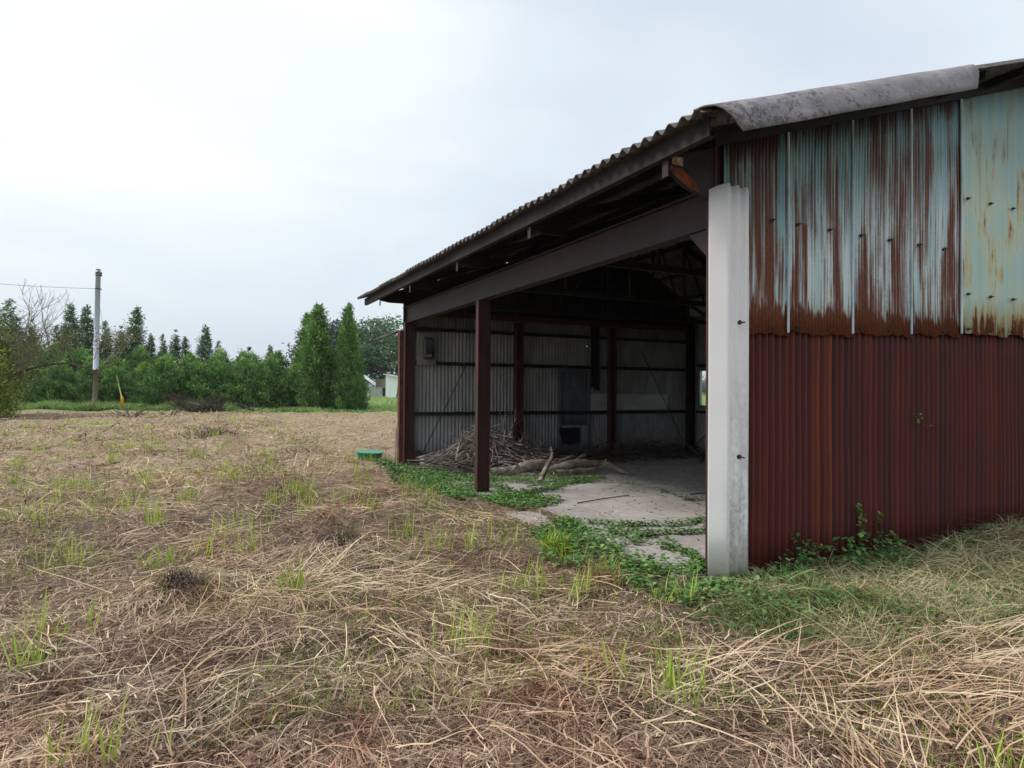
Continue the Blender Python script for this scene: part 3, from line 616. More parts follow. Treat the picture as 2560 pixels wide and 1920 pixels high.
hp1 = lambda x, y: max(0, .78*math.exp(-((x-1.25)**2/.26+(y-7.60)**2/.40)))+max(0, .50*math.exp(-((x-2.0)**2/.6+(y-7.4)**2/.5)))*(.6+.6*float(vn(np.array(x*4.), np.array(y*4.), 77)))-.03
o = twigs(900, (1.62, 7.5), (1.02, .7), hp1, .005, .017, .3, 1.0, 3, main=-2.6, spread=1.0).build('brush_pile', m_twig); tag(o, 'grey tangle of cut twigs heaped against the end wall', 'brush pile', kind='stuff')
hp2 = lambda x, y: .38*math.exp(-((x-5.3)**2/1.6+(y-7.9)**2/.4))+.22*math.exp(-((x-3.6)**2/.5+(y-7.9)**2/.3))-.03
o = twigs(520, (5.0, 7.8), (1.9, .6), hp2, .004, .012, .3, .9, 8, spread=1.5).build('brush_pile', m_twigd); tag(o, 'low dark brush heap in the shaded back corner', 'brush pile', kind='stuff')
def branch(name, pts, r, label, seed, nt_=4, m=m_twig, group=None, tl=.35, n=8):
    rg = random.Random(seed); e_ = empty(name, pts[0]); tag(e_, label, 'branch', group)
    sp = smooth(pts, 4); b = MB().tube(sp, rads([r, r*.25], len(sp), rg), n); o = b.build('limb', m); o.parent = e_; o.matrix_parent_inverse = Matrix.Translation(e_.location).inverted()
    ax = (Vector(pts[-1])-Vector(pts[0])).normalized()
    for i in range(nt_):
        k = rg.randint(len(sp)//4, len(sp)-2); c_ = sp[k]; d = (ax+Vector((rg.uniform(-.9, .9), rg.uniform(-.5, .5), rg.uniform(-.1, .9)))).normalized()*tl*rg.uniform(.5, 1.2)
        b = MB().tube(wob(c_, c_+d, 4, .12, rg), [r*.4, r*.33, r*.26, r*.2, r*.1], 5, False); o = b.build('twig', m); o.parent = e_; o.matrix_parent_inverse = Matrix.Translation(e_.location).inverted()
BR = [
 ([(.55, 7.0, .10), (.62, 7.2, .32), (.78, 7.4, .55), (1.0, 7.6, .80)], .032, 'long grey limb rising over the left flank of the twig heap'),
 ([(1.02, 6.7, .12), (1.15, 6.9, .30), (1.35, 7.0, .36), (1.6, 7.1, .40)], .035, 'thick short limb leaning out just right of the middle post'),
 ([(1.42, 7.0, .30), (1.55, 7.1, .62), (1.58, 7.2, .85), (1.70, 7.4, 1.17)], .023, 'thin forked branch standing up highest in the heap, left of the pair'),
 ([(1.72, 7.3, .50), (1.85, 7.4, .78), (1.96, 7.5, .92), (2.02, 7.6, 1.16)], .022, 'thin straight branch standing up highest in the heap, right of the pair'),
 ([(1.55, 6.9, .15), (1.8, 7.1, .38), (2.05, 7.3, .62), (2.25, 7.5, .88)], .021, 'slender branch arching to the right above the twig heap'),
 ([(1.1, 6.8, .12), (1.6, 6.95, .22), (2.1, 7.1, .34), (2.62, 7.3, .52)], .023, 'long low branch pointing right across the front of the twig heap'),
 ([(2.25, 7.2, .34), (2.15, 7.2, .50), (2.0, 7.25, .68), (1.93, 7.3, .74)], .014, 'crooked thin branch bent leftwards at the right side of the heap'),
 ([(.22, 8.1, .06), (.5, 7.7, .05), (.75, 7.4, .08), (1.05, 7.1, .14)], .032, 'grey branch lying on the floor at the left foot of the heap'),
 ([(.60, 7.0, .04), (.80, 7.25, .12), (1.0, 7.4, .22), (1.15, 7.6, .35)], .030, 'broken limb with a pale stump end at the front left of the heap'),
 ([(.20, 8.45, .03), (.05, 8.2, .03), (-.05, 8.0, .05), (-.15, 8.15, .03)], .018, 'thin curved branch creeping out beside the far corner post'),
 ([(6.3, 6.6, .10), (6.0, 6.5, .07), (5.8, 6.4, .09), (5.6, 6.2, .03)], .022, 'pale broken branch on the floor near the back window'),
 ([(6.4, 7.0, .05), (6.1, 7.2, .35), (5.7, 7.5, .60), (5.4, 7.8, .9)], .013, 'thin dark branch leaning over the low brush heap under the window side'),
]
for i, (p, r, lab) in enumerate(BR): branch('branch', p, r, lab, 20+i, 5 if i not in (9,) else 1, m=m_twig, tl=.38 if i < 8 else .25)
for i, (p, lab) in enumerate([(((.85, 3.35, .012), (1.3, 3.45, .02), (1.9, 3.62, .012)), 'thin dark twig lying across the open middle of the slab'), (((2.75, 3.3, .01), (2.95, 3.33, .015), (3.1, 3.3, .01)), 'short dark stick on the slab near the right post'), (((.95, 5.0, .01), (1.15, 5.05, .012), (1.32, 5.02, .01)), 'short dark stick on the slab in front of the sawn trunk')]):
    o = MB().tube(smooth(p, 3), .008, 5).build('twig', m_twigd); tag(o, lab, 'twig')
# small debris on the slab
rg = random.Random(9); b = MB()
for i in range(420):
    x = rg.uniform(-.1, 7); y = rg.uniform(.3, 8); a = rg.uniform(0, 6.3); l_ = rg.uniform(.015, .06)
    b.bar((x, y, .004), (x+l_*math.cos(a), y+l_*math.sin(a), .006), rg.uniform(.006, .02), .003)
tag(b.build('litter', m_twigd), 'scattered bits of bark and dry leaf on the concrete slab', 'litter', kind='stuff')

# ------------------------------------------------------------------ ribbons (straw, blades)
def ribbons(n, x, y, z, ang, ln, wd, elev, curv, arch, tint, seg_=3, follow=False, taper=True, lift=0.0):
    s = np.linspace(0, 1, seg_+1)[None, :]
    a = ang[:, None]+curv[:, None]*s
    if follow: a = a+(s > rng.uniform(.2, 1.6, n)[:, None])*rng.normal(0, .9, n)[:, None]
    ds = ln[:, None]/seg_; ca = np.cos(a); sa = np.sin(a)
    e_ = elev[:, None]-arch[:, None]*s
    px = x[:, None]+np.concatenate([np.zeros((n, 1)), np.cumsum((ca*np.cos(e_))[:, :-1]*ds, 1)], 1)
    py = y[:, None]+np.concatenate([np.zeros((n, 1)), np.cumsum((sa*np.cos(e_))[:, :-1]*ds, 1)], 1)
    pz = np.concatenate([np.zeros((n, 1)), np.cumsum(np.sin(e_)[:, :-1]*ds, 1)], 1)
    if follow: pz = pz+H(px, py)+z[:, None]; pz = np.maximum(pz, H(px, py)+.002)
    else: pz = pz+z[:, None]
    roll = rng.uniform(-.9, .9, n)[:, None]
    wx = -np.sin(a)*np.cos(roll); wy = np.cos(a)*np.cos(roll); wz = np.sin(roll)+0*a
    hw = wd[:, None]/2*((1-.85*s**1.5) if taper else 1.0)
    A = np.stack([px-wx*hw, py-wy*hw, pz-wz*hw], -1); B = np.stack([px+wx*hw, py+wy*hw, pz+wz*hw], -1)
    V = np.stack([A, B], 2).reshape(-1, 3)
    k = 2*(seg_+1); base = (np.arange(n)*k)[:, None]; j = (np.arange(seg_)*2)[None]
    F = np.stack([base+j, base+j+1, base+j+3, base+j+2], -1).reshape(-1, 4)
    return V, F, np.repeat(tint, k)
def merge(parts):
    Vs, Fs, Ts = [], [], []; o = 0
    for V, F, T in parts: Vs.append(V); Fs.append(F+o); Ts.append(T); o += len(V)
    return np.concatenate(Vs), np.concatenate(Fs), np.concatenate(Ts)
def polar(n, d0, d1, half=52, pw=1.0):
    u = rng.random(n)**pw; d = d0*(d1/d0)**u; a = R(26.113)+np.radians(rng.uniform(-half, half, n))
    return CX+d*np.sin(a), CY+d*np.cos(a), d
def outside(x, y): return ~((x > slab_edge(y)-.02) & (x < 7.6) & (y > -.2) & (y < 8.7))
def verge(x, y):     # 1 where the green verge in front of the gable wall replaces the straw
    return sstep(-1.0, .2, x+.5*vn(x*2, y*2, 5))*sstep(-1.95, -1.2, y+.35*x*.3+.4*vn(x*1.5, y*1.5, 6))
parts = []
def straw_set(n, d0, d1, l0, l1, wmin, wk, el, z1, tlo, thi, curvs=.5, seg_=3, pw=1.0, spread=.75, fl=.22):
    x, y, d = polar(n, d0, d1, pw=pw); kp = outside(x, y) & (depth(x, y) < 45)
    vg = verge(x, y); iv = sstep(-1.2, -.5, x+.3*vn(x*2, y*2, 5))*(y > -1) * (y < 9.4)
    kp &= rng.random(n) > np.clip(vg*.72+iv*.5*(1-np.exp(-((y-2.7)/.9)**2)), 0, .93)
    kp &= rng.random(n) < fl+2.2*np.clip(.6*vn(x*1.5, y*2.2, 81)+.4*vn(x*4.5, y*5.5, 82)-.28, 0, 1)
    x = x[kp]; y = y[kp]; d = d[kp]; n = len(x)
    swirl = 6.0*vn(x*.55, y*.55, 11)+2.2*vn(x*1.6, y*1.6, 12)
    ang = swirl+rng.normal(0, spread, n)+np.pi*(rng.random(n) < .5)
    ln = rng.uniform(l0, l1, n)*rng.uniform(.6, 1, n); wd = np.maximum(wmin*rng.uniform(.6, 1.4, n), d*wk)
    z = rng.uniform(0, 1, n)**1.5*z1
    pt = .5+.9*(vn(x*1.1, y*1.1, 21)-.5)+.5*(vn(x*4, y*4, 22)-.5)
    t = np.clip(tlo+(thi-tlo)*(.55*rng.random(n)+.45*np.clip(.5+1.6*(pt-.5), 0, 1)), 0, 1)
    parts.append(ribbons(n, x, y, z, ang, ln, wd, rng.normal(el, abs(el)*.8+.04, n), rng.normal(0, curvs, n), rng.uniform(0, .35, n)+el, t, seg_, True, True))
straw_set(210000, 2.2, 46, .03, .13, .005, .0008, .22, .02, .05, .75, 1.0, 2, 1.0, 1.5, .85)
straw_set(90000, 2.2, 46, .05, .18, .0045, .0007, .20, .04, 0.15, .95, .8, 2, 1.0, 1.5, .45)
straw_set(58000, 2.2, 30, .08, .26, .004, .0007, .18, .05, .05, .95, .25, 3, 1.0, 1.3)
straw_set(26000, 2.2, 14, .06, .22, .011, .0010, .22, .04, .05, .7, .5, 3, 1.0, 1.5)
straw_set(4000, 2.2, 14, .3, .85, .006, .0008, .14, .09, .5, 1.0, .22, 4, 1.0, .9)
straw_set(48000, 8, 46, .12, .45, .01, .0011, .28, .09, .0, 1.0, .5, 2, 1.0, 1.3, .05)
straw_set(26000, 2.2, 40, .06, .20, .005, .0008, .75, .02, .0, .45, .8, 2, 1.0, 1.5)
straw_set(20000, 7, 46, .12, .32, .012, .0010, .7, .10, 0, .28, .8, 2, 1.0, 1.5, -.5)
straw_set(16000, 2.2, 9, .03, .12, .007, .0008, .5, .08, .7, 1.0, .8, 2, 1.0, 1.5)
# bundles: combed windrow swathes of long straw
for bx_, by_, ba, bl, bn in [(-2.9, 1.0, .55, 1.0, 260), (-2.2, .4, -.5, 1.1, 260), (-2.6, -.2, -1.1, 1.3, 240), (-3.4, -.3, .7, 1.1, 200), (-2.0, -.9, -.9, 1.2, 320), (-1.2, -1.6, -.25, 1.3, 420), (-.3, -2.2, -.3, 1.4, 500), (.5, -2.3, -.6, 1.2, 420), (-1.2, -2.3, .9, 1.0, 260),
                             (-1.6, .2, 2.7, 1.0, 180), (-2.4, 3.6, 2.7, 1.5, 260), (-1.1, 2.9, 2.4, 1.4, 260), (-3.8, 2.8, .2, 1.4, 220), (-1.7, 5.2, 2.7, 1.5, 260), (-4.3, 4.6, 2.9, 1.5, 240), (.3, -2.55, -.5, 1.2, 700), (-.3, -2.7, -.2, 1.2, 600), (1.0, -2.4, -.8, .9, 500), (3.3, -1.0, 2.4, .9, 420), (2.4, -1.5, 2.6, .9, 260), (-2.2, 1.0, -.2, .9, 240), (-3.5, 1.6, .5, .9, 220)]:
    n = int(bn*.45); u = rng.normal(0, .33, n)*bl; v_ = rng.normal(0, .22, n)
    n_ = 0; x = bx_+u*math.cos(ba)-v_*math.sin(ba); y = by_+u*math.sin(ba)+v_*math.cos(ba); kp = outside(x, y); x = x[kp]; y = y[kp]; n = len(x)
    x0 = x-.25*math.cos(ba); y0 = y-.25*math.sin(ba)
    parts.append(ribbons(n, x0, y0, rng.uniform(.01, .09, n), np.full(n, ba)+rng.normal(0, .48, n), rng.uniform(.15, .6, n), rng.uniform(.004, .008, n), rng.normal(.12, .14, n), rng.normal(0, .16, n), rng.uniform(.1, .4, n), np.clip(rng.normal(.74, .17, n), 0, 1), 4, True))
V, F, T = merge(parts)
tag(link('cut_straw', npmesh('cut_straw', V, F, T), m_straw), 'dry cut straw lying over the mown field', 'straw', kind='stuff')

# fresh shoots through the straw
SH = [(-3.38, 6.97), (-4.52, 4.96), (-2.91, 4.24), (-2.01, 4.18), (-3.36, 3.08), (-4.78, 2.48), (-3.87, 5.38), (-2.52, 5.17), (-5.24, 4.16), (-4.86, 5.12), (-3.66, 2.39), (-1.78, 1.53), (-1.65, .21), (-1.5, .13), (-1.25, -.04), (-1.82, -1.4), (-1.67, -1.58), (-1.64, -1.7), (-4.54, .7), (-5.19, 10.4), (-3.12, .83), (-2.31, -.55), (-2.4, 5.12), (-4.55, .06), (-4.16, -1.01), (-1.46, 1.57), (-1.88, 2.29), (-3.34, 2.24), (-4.12, 3.65)]
x, y, d = polar(720, 3, 40); kp = outside(x, y) & (vn(x*.5, y*.5, 31) > .42) & (verge(x, y) < .5)
cl = SH+list(zip(x[kp], y[kp])); parts = []
for k, (cx_, cy_) in enumerate(cl):
    dd = math.hypot(cx_-CX, cy_-CY); n = int(rng.integers(5, 20) if k >= len(SH) else rng.integers(14, 30)); sp_ = rng.uniform(.04, .14)
    x = cx_+rng.normal(0, sp_, n); y = cy_+rng.normal(0, sp_*.7, n)
    parts.append(ribbons(n, x, y, np.zeros(n), rng.uniform(0, 6.3, n), rng.uniform(.14, .34, n)*(1 if k < len(SH) else .75), np.maximum(rng.uniform(.009, .016, n), dd*.0014), rng.uniform(1.15, 1.5, n), rng.normal(0, .3, n), rng.uniform(0, .5, n), rng.random(n), 3, True))
# thin green haze of tiny shoots
x, y, d = polar(52000, 3, 45); g_ = vn(x*.4, y*.4, 33)*.6+vn(x*1.3, y*1.3, 34)*.4; kp = outside(x, y) & (g_ > .47) & (verge(x, y) < .6); x = x[kp]; y = y[kp]; d = d[kp]; n = len(x)
parts.append(ribbons(n, x, y, np.zeros(n), rng.uniform(0, 6.3, n), rng.uniform(.05, .13, n), np.maximum(.0045, d*.0009), rng.uniform(.5, 1.4, n), rng.normal(0, .5, n), rng.uniform(0, .8, n), rng.random(n)*.7, 2, True))
V, F, T = merge(parts); tag(link('grass_shoots', npmesh('grass_shoots', V, F, T), m_shoot), 'bright green new grass shoots coming through the straw', 'grass', kind='stuff')

# verge grass in front of the gable wall and beside the slab
parts = []
def blades(n, xr, yr, l0, l1, wd, el0, el1, tl, th_, cond=None, arch=(.3, 1.1), seg_=4):
    x = rng.uniform(*xr, n); y = rng.uniform(*yr, n); kp = outside(x, y)
    if cond is not None: kp &= cond(x, y)
    x = x[kp]; y = y[kp]; n = len(x)
    parts.append(ribbons(n, x, y, np.zeros(n), rng.uniform(0, 6.3, n), rng.uniform(l0, l1, n), wd*rng.uniform(.6, 1.4, n), rng.uniform(el0, el1, n), rng.normal(0, .4, n), rng.uniform(*arch, n), np.clip(rng.uniform(tl, th_, n)*(.35+1.3*vn(x*2.2, y*2.2, 41)), 0, 1), seg_, True))
vc = lambda x, y: rng.random(len(x)) < verge(x, y)
blades(42000, (-.9, 7), (-2.4, -.15), .05, .18, .0065, .1, 1.2, .0, .85, vc)
blades(9000, (-.6, 7), (-2.6, -.2), .18, .42, .004, .15, 1.0, .5, 1.0, vc, (.5, 1.4))
blades(3500, (-.9, -.3), (-.6, 9.3), .04, .12, .004, .3, 1.3, .1, .7, lambda x, y: rng.random(len(x)) < .7*sstep(-.85, -.5, x))
blades(22000, (-.7, 6.5), (-2.5, -.3), .08, .28, .0065, -.1, .5, .75, 1.0, vc, (0, .5))
blades(2600, (1.4, 5.5), (-2.4, -.4), .3, .65, .006, .2, .8, .75, 1.0, vc, (.6, 1.3), 6)
blades(900, (-.9, -.05), (8.3, 9.6), .1, .28, .006, .8, 1.4, .2, .8, lambda x, y: np.hypot(x+.33, y-8.55) < .42)
V, F, T = merge(parts); tag(link('verge_grass', npmesh('verge_grass', V, F, T), m_olive), 'mixed green and straw coloured grass along the foot of the gable wall', 'grass', kind='stuff')

# creeper leaves: small folded leaves scattered by region
def leaves(x, y, z, size, tint, up=.55):
    n = len(x); a = rng.uniform(0, 6.3, n); til = rng.uniform(-up, up, n); s = size*rng.uniform(.6, 1.3, n)
    dx = np.cos(a)*np.cos(til); dy = np.sin(a)*np.cos(til); dz = np.sin(til)
    rx = -np.sin(a); ry = np.cos(a); f_ = rng.uniform(-.05, .35, n)
    tpl = [(0, 0, 0), (.35, .42, 1), (.8, .26, 1), (1.05, 0, 0), (.8, -.26, 1), (.35, -.42, 1)]
    pts = []
    for u, v_, k in tpl: pts.append(np.stack([x+s*(dx*u+rx*v_), y+s*(dy*u+ry*v_), z+s*(dz*u+f_*abs(v_))], -1))
    V = np.stack(pts, 1).reshape(-1, 3); b = (np.arange(n)*6)[:, None]
    F = np.concatenate([b+np.array([[0, 1, 2, 3]]), b+np.array([[0, 3, 4, 5]])]); return V, F, np.repeat(tint, 6)
def inpoly(x, y, pl):
    r_ = np.zeros(len(x), bool); n = len(pl)
    for i in range(n):
        (x1, y1), (x2, y2) = pl[i], pl[(i+1) % n]
        c_ = ((y1 > y) != (y2 > y)) & (x < (x2-x1)*(y-y1)/((y2-y1) if y2 != y1 else 1e-9)+x1); r_ ^= c_
    return r_
def zg(x, y): return np.where((x > slab_edge(y)-.02) & (y > -.08), 0.0, H(x, y))
polyR = [(-.75, 1.75), (.09, 2.29), (.42, 1.86), (.55, 1.3), (.29, .77), (.10, .18), (.05, -.21), (-.1, -.6), (-.75, -.5), (-.9, .0), (-.85, .48), (-.97, .87)]
polyL = [(-.5, 9.0), (.10, 8.81), (.28, 7.7), (.79, 6.05), (.46, 5.31), (.84, 3.91), (.47, 3.27), (-.07, 3.15), (-.6, 4.08), (-.8, 5.54), (-.7, 7.5)]
polyT = [(.92, 6.33), (2.73, 5.66), (2.38, 4.86), (1.34, 4.98), (.56, 5.6)]
parts = []
for pl, n, sz, zt, thr in ((polyR, 7000, .043, .08, .35), (polyL, 17000, .042, .06, .29), (polyT, 5200, .034, .05, .28)):
    a = np.array(pl); x = rng.uniform(a[:, 0].min(), a[:, 0].max(), n); y = rng.uniform(a[:, 1].min(), a[:, 1].max(), n)
    kp = inpoly(x+.35*(vn(x*3, y*3, 55)-.5), y+.3*(vn(x*3, y*3, 56)-.5), pl) & (vn(x*2.6, y*2.6, 51)*.6+vn(x*7, y*7, 52)*.4+rng.normal(0, .08, n) > thr+.10*(x > -.1)); x = x[kp]; y = y[kp]; n = len(x)
    parts.append(leaves(x, y, zg(x, y)+.01+rng.random(n)**1.5*zt, sz, np.clip(rng.normal(.45, .25, n), 0, 1)))
LN = [([(-.22, 3.96), (.36, 4.12), (1.22, 4.71), (2.0, 5.2), (2.19, 5.46)], .13, 1700), ([(2.0, 5.25), (2.6, 4.75), (2.64, 3.78), (2.38, 2.86)], .05, 260), ([(2.3, 3.0), (2.55, 2.88), (2.62, 2.7)], .06, 60), ([(-.16, 2.4), (.35, 2.16), (.63, 1.80), (1.02, 1.70), (1.66, 1.72)], .075, 900), ([(.36, 1.36), (.8, 1.34), (1.25, 1.28)], .05, 420),
      ([(.2, .2), (.35, .55), (.3, .9)], .06, 300), ([(-.05, .1), (.2, .12), (.25, -.02)], .08, 300)]
for ln_, wd_, n in LN:
    a = np.array(ln_); sgl = np.hypot(*(a[1:]-a[:-1]).T); c_ = np.concatenate([[0], np.cumsum(sgl)]); u = rng.random(n)*c_[-1]
    x = np.interp(u, c_, a[:, 0])+rng.normal(0, wd_*.55, n); y = np.interp(u, c_, a[:, 1])+rng.normal(0, wd_*.55, n)+.05*np.sin(u*7)
    parts.append(leaves(x, y, zg(x, y)+.01+rng.random(n)*.045, .034, np.clip(rng.normal(.4, .22, n), 0, 1)))
n = 6000; x = rng.uniform(-.8, 6, n); y = rng.uniform(-2.3, -.2, n); kp = (rng.random(n) < verge(x, y)) & (vn(x*2.4, y*2.4, 57)*.6+vn(x*6, y*6, 58)*.4 > .52); x = x[kp]; y = y[kp]; n = len(x)
parts.append(leaves(x, y, H(x, y)+.01+rng.random(n)*.07, .036, np.clip(rng.normal(.3, .25, n), 0, 1), .8))
# along the wall foot
n = 5200; x = rng.uniform(-.35, 7, n); y = -.2-np.abs(rng.normal(0, .26, n)); kp = vn(x*1.8, y*2, 53) > .36; x = x[kp]; y = y[kp]; n = len(x); hh = .06+.20*sstep(.3, .9, x)*(vn(x*1.6, x*0, 54) > .5)*sstep(.2, .6, vn(x*1.6, x*0, 54))
parts.append(leaves(x, y, H(x, y)+.02+rng.random(n)*hh*np.exp(-(y+.2)**2/.06), .045, np.clip(rng.normal(.4, .25, n), 0, 1), .9))
V, F, T = merge(parts); tag(link('ground_creeper', npmesh('ground_creeper', V, F, T), m_ivy), 'green creeper leaves spreading over the slab edge and cracks', 'creeper', kind='stuff')

# climbing vines on the gable wall
def vine(pts, n, label, sz=.04):
    e_ = empty('climbing_vine', pts[0]); tag(e_, label, 'vine'); sp = smooth(pts, 6)
    o = MB().tube(sp, .004, 5).build('stem', m_weed); o.parent = e_; o.matrix_parent_inverse = Matrix.Translation(e_.location).inverted()
    A = np.array([tuple(p) for p in sp]); u = rng.random(n)*(len(A)-1); i = u.astype(int); f_ = (u-i)[:, None]; Pp = A[i]*(1-f_)+A[np.minimum(i+1, len(A)-1)]*f_
    V, F, T = leaves(Pp[:, 0]+rng.normal(0, .018, n), Pp[:, 1]-rng.random(n)*.03, Pp[:, 2]+rng.normal(0, .015, n), sz, np.clip(rng.normal(.55, .25, n), 0, 1), 1.2)
    o = link('leaves', npmesh('leaves', V, F, T), m_weed); o.parent = e_; o.matrix_parent_inverse = Matrix.Translation(e_.location).inverted()
vine([(1.74, -.14, .0), (1.72, -.13, .2), (1.75, -.13, .36), (1.70, -.12, .49)], 60, 'tallest leafy vine climbing the red wall halfway along')
vine([(.93, -.14, .0), (.92, -.12, .13), (.90, -.12, .27)], 18, 'short vine climbing the red wall near the white corner sheet')
vine([(2.03, -.14, .0), (2.0, -.12, .2), (2.02, -.12, .38)], 14, 'sparse thin vine climbing the red wall right of the tallest vine')
vine([(2.52, -.11, 1.32), (2.62, -.12, 1.26), (2.70, -.12, 1.21), (2.80, -.11, 1.17)], 9, 'small stray sprig caught high on the red wall', .035)

# leafy weeds and tufts
def tuft(name, loc, n, l0, l1, wd, el, m, label, cat, sp_=.05, arch=(.4, 1.2), tl=(0, 1), part='blades'):
    e_ = empty(name, (loc[0], loc[1], float(zg(np.array(loc[0]), np.array(loc[1]))))); tag(e_, label, cat)
    x = rng.normal(0, sp_, n); y = rng.normal(0, sp_, n)
    V, F, T = ribbons(n, x, y, np.zeros(n), rng.uniform(0, 6.3, n), rng.uniform(l0, l1, n), wd*rng.uniform(.7, 1.3, n), rng.uniform(*el, n), rng.normal(0, .4, n), rng.uniform(*arch, n), rng.uniform(*tl, n), 5)
    o = link(part, npmesh(part, V, F, T), m, e_, True); return e_
e_ = tuft('leafy_weed', (-.70, 1.22), 230, .08, .24, .015, (.3, 1.35), m_shoot, 'bright green leafy weed clump at the edge of the creeper before the slab', 'weed', .07, tl=(0, .55))
tuft('leafy_weed', (-.42, 8.35), 90, .10, .26, .018, (.5, 1.4), m_weed, 'green weed clump growing at the foot of the far corner post', 'weed', .08)
tuft('leafy_weed', (-.12, -.36), 90, .06, .16, .016, (.4, 1.3), m_weed, 'fresh green weed clump at the foot of the white corner sheet', 'weed', .12)
tuft('leafy_weed', (.55, -.40), 130, .10, .26, .022, (.3, 1.2), m_ivy, 'dark green weed clump against the red wall right of the white corner sheet', 'weed', .09)
tuft('leafy_weed', (1.75, -.42), 130, .10, .24, .022, (.3, 1.2), m_ivy, 'dark green weed clump around the root of the tallest vine', 'weed', .11)
tuft('dry_tuft', (-.93, .16), 260, .08, .26, .004, (.5, 1.45), m_dry, 'rust brown dry grass tuft in front of the creeper', 'dry grass tuft', .09, (.2, .9))
tuft('grass_clod', (-2.60, 1.62), 420, .06, .19, .006, (.1, 1.4), m_twigd, 'dark brown uprooted clod crowning the straw heap in the middle of the field', 'clod', .085, (.2, 1.2))
tuft('grass_clod', (-3.87, .95), 340, .06, .17, .006, (.1, 1.4), m_twigd, 'dark brown uprooted clod in the straw left of the middle heap', 'clod', .055, (.2, 1.2))
tuft('grass_clod', (2.53, 2.95), 60, .05, .14, .006, (.0, .6), m_twigd, 'small clump of dirt and dead grass on the slab crack', 'clod', .07, (.2, .9))
tuft('grass_clod', (-3.26, 17.28), 260, .2, .5, .02, (.1, 1.2), m_twigd, 'dark clump of pulled weeds in the field before the tall cedar pair', 'clod', .3, (.2, 1.2))
def deadbush(loc, s, n, label, seed):
    rg = random.Random(seed); e_ = empty('dead_branch', loc); tag(e_, label, 'branch')
    for i in range(n):
        a = rg.uniform(0, 6.3); d = Vector((math.cos(a)*1.3, math.sin(a), rg.uniform(.2, .8)))*s
        pts = wob((0, 0, .05), d, 5, .15, rg); b = MB().tube(pts, [s*.035*(1-.8*t/5) for t in range(6)], 5)
        for k in (2, 3): b.tube(wob(pts[k], pts[k]+Vector((rg.uniform(-.4, .4), rg.uniform(-.4, .4), rg.uniform(.1, .5)))*s, 3, .1, rg), [s*.018, s*.014, s*.010, s*.006], 4)
        o = link('limb', b.mesh('limb'), m_twigd, e_, True)
deadbush((-6.5, 31.9, float(H(-6.5, 31.9))), .9, 9, 'dark pruned branch lying in the field below the yellow stake', 1)
deadbush((-5.0, 35.5, float(H(-5.0, 35.5))), .8, 7, 'small dark branch lying in the field right of the yellow stake', 2)
deadbush((-1.0, 31.8, float(H(-1.0, 31.8))), .7, 7, 'dark branch cuttings lying in the middle distance of the field', 3)
deadbush((-3.7, 16.4, float(H(-3.7, 16.4))), .45, 6, 'knot of dark stems on the straw in the left middle of the field', 4)
e_ = empty('brush_heap', P(-20.4, 43.3)); tag(e_, 'heap of long brown prunings leaning before the cedar hedge', 'brush heap')
rg = random.Random(4)
for k in range(2):
    b = MB()
    for i in range(40):
        a = rg.gauss(-.35 if k else 2.7, .3); b.tube(wob((rg.uniform(-1.2, 1.2), rg.uniform(-.4, .4), rg.uniform(0, .3)), (rg.uniform(-.8, .8)-1.4*(k == 0)+math.cos(a)*1.2, math.sin(a)*.5, rg.uniform(.5, 1.5)), 4, .08, rg), [.03, .025, .02, .015, .008], 4)
    link('prunings', b.mesh('prunings'), m_twigd if k else m_bark, e_, True)

